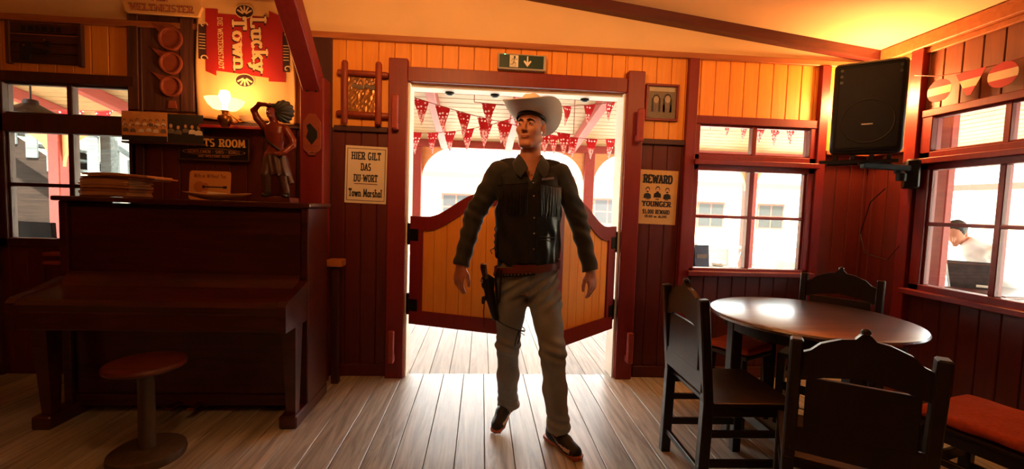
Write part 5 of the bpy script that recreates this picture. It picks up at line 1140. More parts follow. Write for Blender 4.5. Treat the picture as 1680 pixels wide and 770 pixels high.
# ================================================================ THE COWBOY
P0 = (0.28, 2.45, 0.0)
man = thing('person', 'person in white cowboy hat, black fringed vest and grey jeans striding through the swing doors', 'person', P0)
HC = np.array([.258, 2.455, 1.757]); HR = rotz(math.radians(-27)) @ rotx(math.radians(-6))
def hw_(p): return HC+HR@np.array(p, float)
SHR, SHL = (.090, 2.475, 1.515), (.436, 2.475, 1.515); ELR, ELL = (-.040, 2.50, 1.275), (.552, 2.50, 1.275)
WRR, WRL = (-.105, 2.42, 1.000), (.622, 2.43, .985)
HPR, HPL = (.185, 2.475, .93), (.350, 2.475, .93); KNR, KNL = (.172, 2.49, .53), (.408, 2.34, .55); ANR, ANL = (.185, 2.61, .13), (.452, 2.33, .10)
def sculpt_body():
    F = Field((-.20, 2.12, .03), (.74, 2.74, 1.92), .0045)
    cx, cy = .262, 2.475
    F.prof([(.84, .268, cy, .12, .09), (.95, .268, cy, .150, .10), (1.1, .265, cy, .138, .095), (1.3, cx, cy, .155, .105), (1.45, cx, cy, .165, .10), (1.53, cx, cy, .12, .075), (1.57, cx, cy, .06, .05)], k=.03)
    F.cap((.262, 2.478, 1.50), (.262, 2.470, 1.60), .068, .058, k=.03); F.cap((.262, 2.472, 1.56), hw_((0, .025, -.05)), .058, .056, k=.02)
    F.cap((.262, 2.48, 1.56), SHR, .045, .05, k=.03); F.cap((.262, 2.48, 1.56), SHL, .045, .05, k=.03)
    for a, b, c in ((SHR, ELR, WRR), (SHL, ELL, WRL)): F.chain([a, b, c], [.047, .038, .026], k=.012)
    for a, b, c in ((HPR, KNR, ANR), (HPL, KNL, ANL)): F.chain([a, b, c], [.075, .05, .035], k=.02)
    # head -------------------------------------------------
    E_ = lambda p, r, k=.008, mode='add': F.ell(hw_(p), r, HR, k, mode)
    Cp = lambda p, q, r, r2=None, k=.006, mode='add': F.cap(hw_(p), hw_(q), r, r2, k, mode)
    E_((0, .014, .045), (.074, .094, .082), .004); E_((0, -.016, -.030), (.064, .070, .082), .02)
    E_((0, -.062, -.098), (.024, .020, .017), .018)
    for s in (-1, 1):
        Cp((s*.055, .010, -.055), (s*.024, -.058, -.098), .016, .014, .018); E_((s*.040, -.052, -.018), (.024, .024, .022), .016)
        Cp((s*.012, -.084, .030), (s*.044, -.066, .026), .0085, .007, .010)
        E_((s*.030, -.092, .011), (.017, .009, .009), .010, 'sub'); E_((s*.030, -.0735, .010), (.0145, .0125, .0125), .004)
        E_((s*.011, -.096, -.030), (.008, .009, .007), .005)
        E_((s*.076, .012, .000), (.009, .020, .031), .005); E_((s*.083, .006, .002), (.005, .010, .018), .004, 'sub')
    Cp((0, -.080, .020), (0, -.101, -.020), .0075, .0110, .010); E_((0, -.102, -.026), (.0115, .010, .009), .005)
    Cp((-.018, -.080, -.056), (.018, -.080, -.056), .0065, k=.006); E_((0, -.081, -.0555), (.021, .0065, .0040), .004); E_((0, -.0795, -.0655), (.019, .0075, .0050), .004)
    Cp((-.024, -.0865, -.0605), (.024, -.0865, -.0605), .0018, k=.002, mode='sub')
    # hands --------------------------------------------------
    def hand(wr, el, t, n):
        wr, el, t, n = (np.array(v, float) for v in (wr, el, t, n)); d = (wr-el)/np.linalg.norm(wr-el); d = d*.55+np.array([0, -.05, -1])*.45; d /= np.linalg.norm(d)
        t -= d*(t@d); t /= np.linalg.norm(t); n = np.cross(d, t)*np.sign(np.cross(d, t)@n)
        F.cap(wr, wr+d*.03, .026, .027, k=.01)
        Rm = np.stack([t, n, d], 1); F.ell(wr+d*.060, (.041, .0165, .050), Rm, k=.012)
        for i, (o, l) in enumerate(((.030, .072), (.010, .080), (-.010, .074), (-.029, .058))):
            a = wr+d*(.092-.004*abs(i-1))+t*o; dir_ = d+t*(.05*(1.5-i)); dir_ /= np.linalg.norm(dir_); seg = [.44, .30, .26]; pts = [a-d*.02, a]; ang = .16+.09*i
            for q in range(3):
                dd = dir_*math.cos(ang)+n*math.sin(ang); pts.append(pts[-1]+dd*l*seg[q]); ang += .34+.05*i
            F.chain(pts, [.0095, .0092, .0085, .0078, .0068], k=.0035)
        a = wr+d*.025+t*.026; th = [a, a+d*.032+t*.022+n*.012, a+d*.062+t*.028+n*.022, a+d*.088+t*.026+n*.030]
        F.chain(th, [.014, .0125, .0105, .0085], k=.006)
    hand(WRR, ELR, (.70, -.72, 0), (.75, .65, 0)); hand(WRL, ELL, (-.75, -.66, 0), (-.72, .68, 0))
    def mf(c):
        q = (c-HC)@HR; r = np.zeros(len(c))
        lip = (np.abs(q[:, 0]) < .022) & (q[:, 1] < -.080) & (q[:, 2] < -.0515) & (q[:, 2] > -.0725); r[lip] = 1; return r
    F.build('body', [M['skin'], M['lip']], man, mf, org=P0)
    # eyes, brows
    for s in (-1, 1):
        c = hw_((s*.030, -.0765, .0095))-P0; m = MB(); m.ball(c, (.0115, .0105, .0060), 14); e = m.build('eye', mat('eye_white', (150, 128, 112), rough=.2), man, smooth=True)
        m = MB(); m.ball(hw_((s*.030-.0025, -.0835, .0100))-P0, .0050, 10); m.build('iris', mat('dark_iris', (40, 30, 24), rough=.2), e, smooth=True)
        m = MB(); m.tube([tuple(hw_(p)-P0) for p in ((s*.012, -.0945, .026), (s*.028, -.0905, .031), (s*.046, -.076, .026))], [.0032, .0040, .0020], 6); m.build('eyebrow', M['hair'], man, smooth=True)
sculpt_body()
def sculpt_hair():
    F = Field(tuple(HC-np.array([.13, .13, .08])), tuple(HC+np.array([.13, .14, .16])), .0035)
    F.ell(hw_((0, .020, .047)), (.0765, .0955, .0845), HR, k=.001)
    # hairline: cut away the face, the area below the ears
    def cut(P):
        q = (P-HC)@HR; face = (-.048+.35*np.maximum(0, .055-q[..., 2]))-q[..., 1]; low = (-.012+.0*q[..., 1])-q[..., 2]; return np.maximum(face, low)
    F.cut(cut); F.disp(lambda P: .0012*np.sin(P[:, 2]*700)*np.sin(P[:, 0]*500)); F.build('hair', mat('short_brown_hair', (120, 84, 58), rough=.6, var=.3, scale=80), man, org=P0)
sculpt_hair()
# hat --------------------------------------------------------------
def hat():
    T0 = HR @ rotx(math.radians(-9)); base = hw_((0, .006, .062)); V = []; Fc = []; n = 72; m1 = 16
    def wp(p): return tuple(base+T0@np.array(p, float)-P0)
    def brim(a, t):   # a: 0 front(-y); t 0..1 outward
        sx, cy_ = math.sin(a), -math.cos(a); rin = (.080, .100); ro = (.080+.100, .100+.108)
        x = sx*(rin[0]+(ro[0]-rin[0])*t*(1-.26*abs(sx)**2*t)); y = cy_*(rin[1]+(ro[1]-rin[1])*t)
        z = .088*(t**1.9)*abs(sx)**2.2-.012*t*abs(cy_)**3+.020*t*t*max(0, -cy_)**3
        return x, y, z
    for side in (0, 1):
        for j in range(m1+1):
            for i in range(n):
                x, y, z = brim(2*PI*i/n, j/m1); V.append(wp((x, y, z+(.0035 if side else 0))))
    K = (m1+1)*n
    for s in (0, 1):
        for j in range(m1):
            for i in range(n):
                q = (s*K+j*n+i, s*K+j*n+(i+1) % n, s*K+(j+1)*n+(i+1) % n, s*K+(j+1)*n+i); Fc.append(q if s else q[::-1])
    for i in range(n): Fc.append((m1*n+i, m1*n+(i+1) % n, K+m1*n+(i+1) % n, K+m1*n+i)); Fc.append((i, K+i, K+(i+1) % n, (i+1) % n))
    m = MB(); m.add(V, Fc)
    M['felt'] = mat('cream_white_felt', (222, 208, 190), rough=.85, var=.03, scale=20)
    h = m.build('cowboy_hat', M['felt'], man, smooth=70)
    V = []; Fc = []; prof = [(1.0, 0), (1.0, .02), (.985, .05), (.94, .078), (.88, .096), (.80, .106), (.66, .110), (.45, .103), (.22, .094), (.02, .090)]
    for r, z in prof:
        for i in range(n):
            a = 2*PI*i/n; sx, cy_ = math.sin(a), -math.cos(a); pinch = 1-.22*max(0, z-.05)/.07*abs(sx)*max(0, -cy_+.3)
            x = sx*.0815*r*pinch; y = cy_*.1015*r; crease = -.018*math.exp(-(x/.022)**2)*max(0, (z-.085)/.04)
            front = .012*max(0, z-.04)/.08*(1 if cy_ < 0 else .4)*abs(cy_)
            V.append(wp((x, y, z+crease+front*(r > .6))))
    L_ = len(prof)
    for j in range(L_-1):
        for i in range(n): Fc.append((j*n+i, j*n+(i+1) % n, (j+1)*n+(i+1) % n, (j+1)*n+i))
    Fc.append(tuple((L_-1)*n+i for i in range(n)))
    m = MB(); m.add(V, Fc); m.build('hat_crown', M['felt'], h, smooth=70)
    m = MB(); V = []
    for z in (.002, .020):
        for r in (1.0, 1.035):
            for i in range(n): a = 2*PI*i/n; V.append(wp((math.sin(a)*.0825*r, -math.cos(a)*.1025*r, z)))
    Fc = []
    for i in range(n):
        j = (i+1) % n; Fc += [(n+i, n+j, 3*n+j, 3*n+i), (2*n+i, 3*n+i, 3*n+j, 2*n+j)]
    m.add(V, Fc); m.build('hat_band', mat('dark_leather_hat_band', (40, 24, 18), rough=.5), h)
    m = MB(); V = []     # dark sweatband under the brim
    for z in (-.016, .004):
        for i in range(n): a = 2*PI*i/n; V.append(wp((math.sin(a)*.0810, -math.cos(a)*.1010, z)))
    m.add(V, [(i, (i+1) % n, n+(i+1) % n, n+i) for i in range(n)]); o = m.build('sweatband', mat('black_sweatband', (16, 12, 10), rough=.6), h); md = o.modifiers.new('s', 'SOLIDIFY'); md.thickness = .002
hat()
# shirt -------------------------------------------------------------
M['shirt'] = mat('charcoal_cotton', (50, 50, 46), rough=.85, var=.15, scale=25, sheen=.2); M['vest'] = mat('black_suede', (26, 26, 26), rough=.75, var=.25, scale=18, bump=.1); M['leather'] = mat('black_shiny_leather', (30, 34, 36), rough=.32, var=.2, scale=12, bump=.25)
M['fringe'] = mat('black_leather_fringe', (40, 40, 40), rough=.4, var=.3, scale=60)
TCX, TCY = .264, 2.475
def torso_rows(da, db): return [(z, x, y, a+da, b+db) for z, x, y, a, b in [(.98, .268, TCY, .178, .118), (1.06, .266, TCY, .176, .118), (1.16, .264, TCY, .172, .120), (1.30, .262, TCY, .180, .126), (1.42, .262, TCY, .188, .124), (1.49, .262, TCY, .178, .108), (1.535, .262, TCY, .145, .088), (1.575, .262, TCY, .090, .070)]]
def sculpt_shirt():
    F = Field((-.22, 2.28, .95), (.76, 2.66, 1.66), .0055)
    F.prof(torso_rows(-.006, -.008), k=.01); F.cap((.262, 2.48, 1.555), SHR, .042, .055, k=.03); F.cap((.262, 2.48, 1.555), SHL, .042, .055, k=.03)
    for a, b, c in ((SHR, ELR, WRR), (SHL, ELL, WRL)):
        a, b, c = map(np.array, (a, b, c)); e = c+(c-b)/np.linalg.norm(c-b)*.012
        F.chain([a, b, e], [.066, .056, .042], k=.02)
        F.cap(b+(c-b)*.72, e, .044, .045, k=.006)
    # folds: rings round the elbows, pulls across the sleeves
    def folds(P):
        d = np.zeros(len(P))
        for b in (ELR, ELL):
            r = np.linalg.norm(P-np.array(b), axis=1); d += .0045*np.sin(P[:, 2]*105+P[:, 0]*55)*np.exp(-(r/.13)**2)
        arm = np.abs(P[:, 0]-.262) > .22; d += .0030*np.sin(P[:, 2]*62+P[:, 1]*40+P[:, 0]*30)*arm
        return d
    F.disp(folds)
    # neck opening with a V down the chest
    F.cap((.262, 2.475, 1.54), (.262, 2.468, 1.68), .060, .070, k=.003, mode='sub')
    F.prof([(1.47, .262, 2.36, .004, .07), (1.60, .255, 2.38, .060, .09)], k=.003, mode='sub')
    for e, b in ((WRR, ELR), (WRL, ELL)):
        e, b = np.array(e), np.array(b); d = (e-b)/np.linalg.norm(e-b); c = e+d*.05
        def fn(P, e=e, d=d): return -((P-e)@d)+.008
        F.op(fn, c-.06, c+.06, .002, 'sub')
    F.build('shirt', M['shirt'], man, org=P0)
    slabs = []
    def slab(pts, th=.004):
        p = [Vector(q)-Vector(P0) for q in pts]; nrm = (p[1]-p[0]).cross(p[2]-p[0]).normalized()*th; k = len(p)
        slabs.append(([tuple(q) for q in p]+[tuple(q+nrm) for q in p], [tuple(range(k)), tuple(range(2*k-1, k-1, -1))]+[(i, i+k, (i+1) % k+k, (i+1) % k) for i in range(k)]))
    m = MB()
    for s in (-1, 1):      # collar flaps as curved strips
        top = [(.262+s*.030, 2.545, 1.615), (.262+s*.064, 2.495, 1.622), (.262+s*.066, 2.440, 1.612), (.262+s*.052, 2.398, 1.590), (.262+s*.034, 2.372, 1.560), (.262+s*.022, 2.355, 1.532)]
        bot = [(.262+s*.036, 2.565, 1.575), (.262+s*.085, 2.505, 1.578), (.262+s*.100, 2.430, 1.566), (.262+s*.098, 2.384, 1.545), (.262+s*.086, 2.352, 1.505), (.262+s*.060, 2.342, 1.482)]
        k = len(top); P_ = [tuple(np.array(q)-P0) for q in top+bot]
        P_ += [(a, b-.004, c+.005) for a, b, c in P_]
        f = []
        for i in range(k-1): f += [(i, i+1, k+i+1, k+i), (2*k+i, 3*k+i, 3*k+i+1, 2*k+i+1), (i, 2*k+i, 2*k+i+1, i+1), (k+i, k+i+1, 3*k+i+1, 3*k+i)]
        f += [(0, k, 3*k, 2*k), (k-1, 3*k-1, 4*k-1, 2*k-1)]; m.add(P_, f)
    m.build('collar', M['shirt'], man, smooth=50)
sculpt_shirt()
def hem(x): return 1.015+.42*max(0, abs(x-.262)-.115)+.25*max(0, .035-abs(x-.262))
def sculpt_vest():
    F = Field((.03, 2.28, .95), (.50, 2.66, 1.64), .0055)
    rows = torso_rows(.012, .010)
    def ex(P):
        x = P[..., 0]-.262; zc = np.abs(x); h_ = 1.010+.42*np.maximum(0, zc-.115)+.3*np.maximum(0, .035-zc)
        low = h_-P[..., 2]; arm = zc-(.190-.9*np.maximum(0, P[..., 2]-1.30)*np.maximum(0, 1.60-P[..., 2])*1.6); return np.maximum(low, arm)
    F.prof(rows+[], k=.004, extra=ex)
    F.cap((.262, 2.48, 1.57), (.112, 2.478, 1.552), .046, .040, k=.02); F.cap((.262, 2.48, 1.57), (.412, 2.478, 1.552), .046, .040, k=.02)
    F.cap((.262, 2.475, 1.50), (.262, 2.468, 1.70), .070, .085, k=.004, mode='sub')
    F.prof([(1.43, .262, 2.35, .004, .08), (1.60, .258, 2.37, .092, .10)], k=.004, mode='sub')
    F.disp(lambda P: .0025*np.sin(P[:, 2]*34+P[:, 0]*50)+.002*np.sin(P[:, 0]*120)*(P[:, 2] < 1.2))
    def mf(c):   # smooth leather below the yoke on his left, groove for front opening
        r = np.zeros(len(c)); r[(c[:, 0] > .292) & (c[:, 2] < 1.275) & (c[:, 1] < 2.475)] = 1; r[(np.abs(c[:, 0]-.290) < .0065) & (c[:, 1] < 2.45)] = 2; return r
    return F.build('fringed_vest', [M['vest'], M['leather'], M['ink']], man, mf, org=P0)
vest = sculpt_vest()
def vy(x, z, off=.0):
    r = sorted(torso_rows(.012, .010)); a = float(np.interp(z, [q[0] for q in r], [q[3] for q in r])); b = float(np.interp(z, [q[0] for q in r], [q[4] for q in r]))
    u = min(.98, abs(x-.262)/a); return TCY-b*math.sqrt(1-u*u)-off
def loc_(x, z, off): return (x-P0[0], vy(x, z, off)-P0[1], z)
random.seed(21)
for (xa, xb, n_) in ((.088, .238, 44), (.312, .432, 36)):
    m = MB()
    for i in range(n_):
        x = xa+(xb-xa)*i/(n_-1); zt = 1.455-.10*abs(x-.262)+random.uniform(-.003, .003); L_ = .165+random.uniform(-.02, .015); dx = random.uniform(-.006, .006)
        pts = [loc_(x, zt, .004), loc_(x+dx*.4, zt-L_*.35, .008+random.uniform(0, .004)), loc_(x+dx, zt-L_*.7, .007+random.uniform(0, .004)), loc_(x+dx*1.2, zt-L_, .006)]
        m.tube(pts, [.0022, .0021, .0019, .0014], 4)
    m.build('fringe', M['fringe'], vest)
    m = MB(); pts = [loc_(xa-.004+(xb-xa+.008)*i/12, 1.458-.10*abs(xa+(xb-xa)*i/12-.262), .004) for i in range(13)]; m.tube(pts, .004, 6); m.build('yoke_seam', M['vest'], vest)
for x, z in ((.272, 1.455), (.276, 1.385), (.282, 1.27), (.284, 1.185), (.286, 1.10), (.262, 1.50)): m = MB(); m.ball(loc_(x, z, .003), (.0052, .003, .0052), 10); m.build('snap_button', M['chrome'], vest, smooth=True)
m = MB(); m.box(-.036, .036, -.002, .002, -.006, .006, .001, T=Matrix.Translation(loc_(.352, 1.482, .006)) @ Matrix.Rotation(math.radians(-9), 4, 'Y') @ Matrix.Rotation(.3, 4, 'Z')); m.build('chest_badge', mat('silver_grey_badge', (170, 160, 170), rough=.35, metal=.4, var=.3, scale=300), vest)
m = MB(); m.tube([loc_(.315+.085*i/6, 1.165+.004*math.sin(i), .003) for i in range(7)], .003, 6); m.tube([loc_(.315+.085*i/6, 1.148+.004*math.sin(i), .003) for i in range(7)], .003, 6); m.tube([loc_(.315, 1.167, .003), loc_(.315, 1.146, .003)], .003, 6); m.tube([loc_(.40, 1.167, .003), loc_(.40, 1.146, .003)], .003, 6); m.build('pocket_welt', M['leather'], vest, smooth=True)
m = MB()      # side lacing
for i in range(4):
    z = 1.08+.035*i; m.tube([(.082-P0[0], -.03, z), (.072-P0[0], -.045, z+.012), (.078-P0[0], -.06, z+.03)], .0026, 5)
m.tube([(.078-P0[0], -.055, 1.10), (.052-P0[0], -.07, 1.085), (.062-P0[0], -.075, 1.065)], .0025, 5); m.build('side_lacing', M['vest'], vest, smooth=True)
# jeans ---------------------------------------------------------------
M['denim'] = mat('grey_denim', (134, 137, 133), rough=.85, var=.20, scale=14, stretch=(1, 1, .5), sheen=.1)
def sculpt_jeans():
    F = Field((.04, 2.16, .05), (.56, 2.76, 1.08), .0055)
    F.prof([(1.06, .268, TCY, .162, .108), (.98, .268, TCY, .172, .114), (.90, .268, TCY+.005, .176, .120), (.84, .268, TCY, .168, .108)], k=.02)
    hr = np.array([.200, 2.60, .135]); hl = np.array([.462, 2.345, .115])
    F.chain([(.188, 2.475, .92), (.182, 2.47, .78), KNR, (.182, 2.545, .33), hr+[-.012, .01, 0]], [.092, .088, .066, .062, .062], k=.025)
    F.chain([(.348, 2.475, .92), (.372, 2.43, .78), KNL, (.430, 2.35, .33), hl+[-.004, 0, 0]], [.092, .088, .070, .064, .062], k=.025)
    F.cap(hr, hr+[0, .008, -.05], .060, .062, k=.01); F.cap(hl, hl+[0, 0, -.05], .060, .062, k=.01)
    def folds(P):
        d = np.zeros(len(P)); x, y, z = P.T
        for k_, zc, s in ((KNR, .53, .17), (KNL, .54, .41)):
            g = np.exp(-((z-zc)/.07)**2)*np.exp(-((x-s)/.10)**2); d += .0075*np.sin((z+.35*(x-s))*110)*g
        for s, zc in ((.20, .16), (.46, .15)):
            g = np.exp(-((z-zc)/.07)**2)*np.exp(-((x-s)/.10)**2); d += .005*np.sin(z*125+x*30)*g
        u = (x-.28); g = np.exp(-((z-.87)/.09)**2); d += .0075*g*np.sin((z-.75*u)*95)
        d += .0025*np.sin(z*38+x*42+y*20)
        return d
    F.disp(folds)
    for h_, d in ((hr, np.array([0, .12, -1])), (hl, np.array([0, 0, -1]))):
        d = d/np.linalg.norm(d)
        def fn(P, h_=h_, d=d): return -((P-h_)@d)+.026
        F.op(fn, h_+d*.07-.08, h_+d*.07+.08, .002, 'sub')
    return F.build('jeans', M['denim'], man, org=P0)
jeans = sculpt_jeans()
m = MB(); m.tube([(.268-P0[0], -.098, 1.0), (.270-P0[0], -.094, .90), (.272-P0[0], -.085, .84)], .0025, 5); m.build('fly_seam', M['denim'], jeans)
# gun belt ------------------------------------------------------------
M['belt'] = mat('red_brown_leather', (104, 40, 24), rough=.4, var=.15, scale=14, bump=.2); M['blackleather'] = mat('black_belt_leather', (24, 20, 20), rough=.42, var=.2, scale=20)
def band(name, mt, z0, a, b, h, tilt, th, parent, amin=0, amax=2*PI, cx=.268, cy=TCY):
    m = MB(); n = 60; V = []
    for i in range(n+1):
        g = amin+(amax-amin)*i/n; x, y = a*math.cos(g), b*math.sin(g); z = z0+tilt*x
        for r_, q in ((1, -h/2), (1, h/2), (1+th/a, h/2), (1+th/a, -h/2)): V.append((cx+x*r_-P0[0], cy+y*r_-P0[1], z+q))
    m.add(V, [(4*i+k, 4*i+(k+1) % 4, 4*i+4+(k+1) % 4, 4*i+4+k) for i in range(n) for k in range(4)]); return m.build(name, mt, parent, smooth=40)
belt = band('gun_belt', M['belt'], .985, .183, .127, .042, .12, .006, man)
band('cartridge_strap', M['blackleather'], .965, .187, .131, .020, .12, .005, belt, PI*.95, PI*1.55)
m = MB()
for i in range(14):
    g = PI*(1.06+.034*i); x, y = .195*math.cos(g), .138*math.sin(g); m.ball((.268+x-P0[0], TCY+y-P0[1], .968+.12*x), .0042, 8)
m.build('belt_studs', M['chrome'], belt, smooth=True)
m = MB(); V = []; n = 12
band('belt_front_flap', M['belt'], .992, .187, .131, .046, .05, .007, belt, PI*1.34, PI*1.56)
# holster
F = Field((-.02, 2.33, .64), (.16, 2.50, .99), .0045)
F.chain([(.040, 2.425, .915), (.060, 2.42, .82), (.092, 2.42, .705)], [.032, .026, .020], k=.01); F.box((.045, 2.43, .90), (.036, .024, .030), rd=.012, k=.01); F.box((.022, 2.425, .80), (.010, .014, .022), rd=.008, k=.01)
hol = F.build('holster', M['blackleather'], man, org=P0)
m = MB(); m.tube([(.100-P0[0], -.055, .985), (.085-P0[0], -.062, .93), (.092-P0[0], -.058, .86), (.098-P0[0], -.05, .78)], .0075, 6); m.tube([(.115-P0[0], -.075, .98), (.112-P0[0], -.085, .90), (.11-P0[0], -.08, .80)], .006, 6); m.build('holster_strap', M['blackleather'], hol, smooth=True)
m = MB(); m.tube([(.030-P0[0], -.03, .80), (.024-P0[0], -.04, .74), (.03-P0[0], -.04, .68), (.028-P0[0], -.04, .65)], .003, 5); m.build('loose_thong', M['belt'], hol, smooth=True)
m = MB(); loop = []
for i in range(25):
    g = 2*PI*i/24; loop.append((.180+.088*math.cos(g)-P0[0], 2.478+.090*math.sin(g)-P0[1], .655-.035*math.cos(g)))
m.tube(loop, .0035, 5)
kx, ky, kz = .222-P0[0], 2.392-P0[1], .635
m.tube([(kx, ky, kz), (kx+.03, ky-.01, kz+.012), (kx+.035, ky-.01, kz-.02), (kx+.004, ky-.004, kz)], .003, 5); m.tube([(kx, ky, kz), (kx-.012, ky-.008, kz-.04), (kx-.02, ky-.006, kz-.08)], .003, 5); m.tube([(kx, ky, kz), (kx+.006, ky-.008, kz-.04), (kx-.004, ky-.006, kz-.07)], .003, 5)
m.build('leg_tie', M['blackleather'], hol, smooth=True)
gun = thing('revolver', 'silver and dark revolver grip sticking up out of the black holster', 'revolver', (.022, 2.418, .93))
m = MB(); m.tube([(0.01, 0, -.012), (-.002, -.004, .03), (-.006, -.010, .055), (-.006, -.014, .075)], [.013, .014, .0165, .015], 10); m.build('grip', mat('dark_brown_grip', (60, 36, 28), rough=.3), gun, smooth=True)
m = MB(); m.tube([(0.022, -.002, -.010), (.010, -.008, .03), (.006, -.014, .058), (.004, -.018, .076)], [.006, .0065, .008, .007], 8); m.box(-.018, .022, -.016, .012, -.03, -.008, .004); m.build('metal_frame', M['chrome'], gun, smooth=True)
# shoes ---------------------------------------------------------------
def shoe(loc, rz, pitch, lab):
    F = Field((-.07, -.20, .0), (.07, .12, .17), .0045)
    F.chain([(0, .055, .055), (0, -.05, .048), (.004, -.135, .036)], [.038, .040, .030], k=.02); F.cap((0, .045, .06), (0, .05, .13), .040, .042, k=.02); F.ell((0, -.10, .030), (.046, .065, .028), k=.015)
    def fn(P): return P[..., 2]-.016
    F.op(fn, (-.07, -.2, -.02), (.07, .12, .01), .003, 'sub'); 
    def mf(c):
        r = np.zeros(len(c)); y, z, x = c[:, 1], c[:, 2], c[:, 0]; u = (y+.13)/.15; sw = (np.abs(z-(.040+.028*u*u)) < .0075*(1.15-u)) & (u > 0) & (u < 1) & (np.abs(x) > .018); r[sw] = 1; return r
    o = F.build('shoe', [mat('black_shoe_upper', (22, 22, 24), rough=.5, var=.2), mat('pale_shoe_stripe', (214, 190, 180), rough=.5)], man, mf); o['label'] = lab
    o.location = (loc[0]-P0[0], loc[1]-P0[1], loc[2]); o.rotation_euler = (pitch, 0, rz)
    m = MB(); out = [(.030, .10), (.036, .05), (.028, -.02), (.036, -.08), (.043, -.12), (.030, -.165), (0, -.178), (-.028, -.165), (-.038, -.12), (-.034, -.08), (-.026, -.02), (-.034, .05), (-.030, .10), (0, .112)]
    k = len(out); m.add([(x, y, .008) for x, y in out]+[(x*1.04, y*1.02, .026) for x, y in out], [tuple(range(k)), tuple(range(2*k-1, k-1, -1))]+[(i, (i+1) % k, (i+1) % k+k, i+k) for i in range(k)])
    for y in (-.155, -.125, -.095, -.065, .02, .05, .08):
        for s in (-1, 1): m.box(s*.021-.011, s*.021+.011, y-.009, y+.009, 0, .010, .002)
    m.build('lugged_sole', mat('tan_rubber_sole', (176, 96, 56), rough=.6), o)
shoe((.188, 2.625, .058), math.radians(-28), math.radians(20), 'black shoe lifting at the heel, left in the photo')
shoe((.462, 2.345, .0), math.radians(30), 0, 'black shoe planted forward, right in the photo')

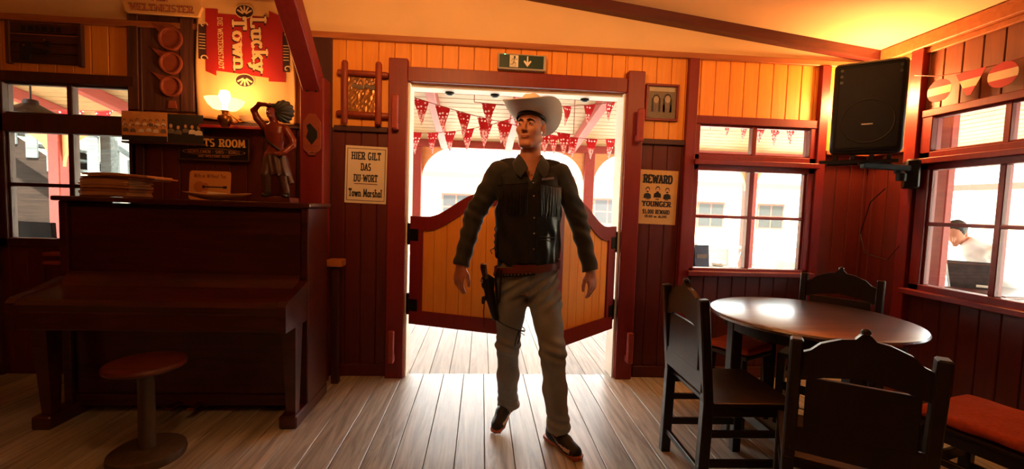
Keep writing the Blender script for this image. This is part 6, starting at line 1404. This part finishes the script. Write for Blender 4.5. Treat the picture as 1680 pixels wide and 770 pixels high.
# ================================================================ PERSON OUTSIDE
S0 = (4.95, 3.85, 0)
sit = thing('person', 'dark haired person in white shirt bent over a table outside the right wall window', 'person', S0)
def sculpt_sitter():
    F = Field((4.35, 3.35, .05), (5.6, 4.6, 1.42), .010)
    hd = np.array([4.80, 4.12, 1.20]); Rm = rotz(math.radians(-60)) @ rotx(math.radians(35))
    H = lambda p: hd+Rm@np.array(p, float)
    F.ell(H((0, .01, .04)), (.076, .094, .084), Rm); F.ell(H((0, -.02, -.03)), (.058, .068, .08), Rm, k=.02); F.cap(H((0, -.085, .01)), H((0, -.108, -.022)), .009, .012, k=.01); F.ell(H((0, -.07, -.095)), (.024, .02, .02), Rm, k=.015)
    for s in (-1, 1): F.ell(H((s*.076, .012, 0)), (.009, .02, .03), Rm, k=.006); F.ell(H((s*.030, -.093, .010)), (.017, .012, .011), Rm, k=.01, mode='sub')
    F.cap(H((-.018, -.088, -.060)), H((.018, -.088, -.060)), .007, k=.006)
    neck = np.array([4.90, 4.02, 1.08]); F.cap(H((0, .03, -.06)), neck, .052, .058, k=.02)
    hip = np.array([5.20, 3.80, .50]); ch_ = np.array([5.0, 3.95, .95])
    F.chain([hip, ch_, neck], [.15, .145, .07], k=.04)
    for s, w_ in (((4.88, 3.80, 1.00), (4.62, 3.72, .79)), ((5.10, 4.12, 1.00), (4.72, 4.15, .79))):
        e = (np.array(s)+np.array(w_))/2+np.array([.1, .0, -.05]); F.cap(ch_+[0, 0, .05], s, .07, .055, k=.03); F.chain([s, e, w_], [.048, .040, .028], k=.015)
        d = np.array([-1, .15, 0.0]); d /= np.linalg.norm(d); F.ell(np.array(w_)+d*.045, (.045, .038, .016), k=.01)
        for i in range(4): a = np.array(w_)+d*.08+np.array([0, (i-1.5)*.02, 0]); F.cap(a, a+d*(.06+.01*(i in (1, 2)))+[0, 0, -.008], .0105, .010, k=.003)
        F.cap(np.array(w_)+[-.03, -.03, 0], np.array(w_)+[-.075, -.06, -.005], .012, .010, k=.005)
    for s in (-1, 1):
        a = hip+np.array([.05*s, .09*s, -.02]); k_ = a+np.array([-.42, .05*s, .02]); F.chain([a, k_, k_+[.05, 0, -.42]], [.085, .065, .045], k=.02); F.ell(k_+[.0, 0, -.43], (.10, .04, .03), k=.02)
    F.build('body', M['skin'], sit, org=S0)
    G = Field(tuple(hd-.16), tuple(hd+.17), .006); G.ell(H((0, .018, .048)), (.084, .100, .090), Rm)
    def cut(P): q = (P-hd)@Rm; return np.maximum(-.055+.3*np.maximum(0, .05-q[..., 2])-q[..., 1], -.03-q[..., 2])
    G.cut(cut); G.disp(lambda P: .003*np.sin(P[:, 0]*160)*np.sin(P[:, 2]*140)); G.build('hair', M['hair'], sit, org=S0)
    G = Field((4.5, 3.5, .42), (5.5, 4.45, 1.24), .010); G.chain([hip, ch_, neck+[0.0, 0, -.03], neck+[-.02, .02, .01]], [.165, .165, .095, .066], k=.04)
    for s in ((4.88, 3.80, 1.00), (5.10, 4.12, 1.00)):
        w_ = (4.62, 3.72, .79) if s[0] < 5 else (4.72, 4.15, .79); e = (np.array(s)+np.array(w_))/2+np.array([.1, 0, -.05]); G.cap(ch_+[0, 0, .05], s, .088, .075, k=.03); G.cap(s, e, .062, .055, k=.02)
    G.disp(lambda P: .004*np.sin(P[:, 2]*60+P[:, 0]*50)); G.build('shirt', mat('white_cotton', (236, 236, 232), rough=.85), sit, org=S0)
    G = Field((4.5, 3.5, .05), (5.5, 4.2, .70), .012)
    for s in (-1, 1):
        a = hip+np.array([.05*s, .09*s, -.02]); k_ = a+np.array([-.42, .05*s, .02]); G.chain([a, k_, k_+[.05, 0, -.36]], [.10, .078, .062], k=.02)
    G.build('trousers', M['denim'], sit, org=S0)
sculpt_sitter()
cloth_table('light topped porch table where the bent person works', (4.42, 3.78, 0), 0, .62, 1.3)
porch_chair('porch chair under the bent person in white', (5.20, 3.80, 0), PI/2, M['brownch'])
t = thing('tapered_box', 'dark brown tapered box on the table in front of the bent person', 'box', (4.30, 3.56, .745), math.radians(-42))
m = MB(); V = []
for z, a, b in ((0, .115, .07), (.22, .155, .10)):
    V += [(-a, -b, z), (a, -b, z), (a, b, z), (-a, b, z)]
for z, a, b in ((.02, .105, .06), (.22, .145, .09)): V += [(-a, -b, z), (a, -b, z), (a, b, z), (-a, b, z)]
f = [(0, 3, 2, 1), (8, 9, 10, 11)]
for i in range(4): j = (i+1) % 4; f += [(i, j, 4+j, 4+i), (8+i, 12+i, 12+j, 8+j), (4+i, 4+j, 12+j, 12+i)]
m.add(V, f); m.build('box_shell', mat('dark_woven_brown', (52, 40, 34), rough=.5, var=.4, scale=26, bump=.4), t)
m = MB()
for (p, q) in ((0, 1), (1, 2), (2, 3), (3, 0)):
    c = [(-.158, -.103, .215), (.158, -.103, .215), (.158, .103, .215), (-.158, .103, .215)]; m.bar(c[p], c[q], .012, .014, .003)
m.build('rim', mat('brown_box_rim', (84, 56, 42), rough=.5), t)
m = MB(); m.box(.04, .11, -.088, -.080, .03, .05, .001, T=Matrix.Rotation(.14, 4, 'X')); m.build('pale_tag', M['paper'], t)
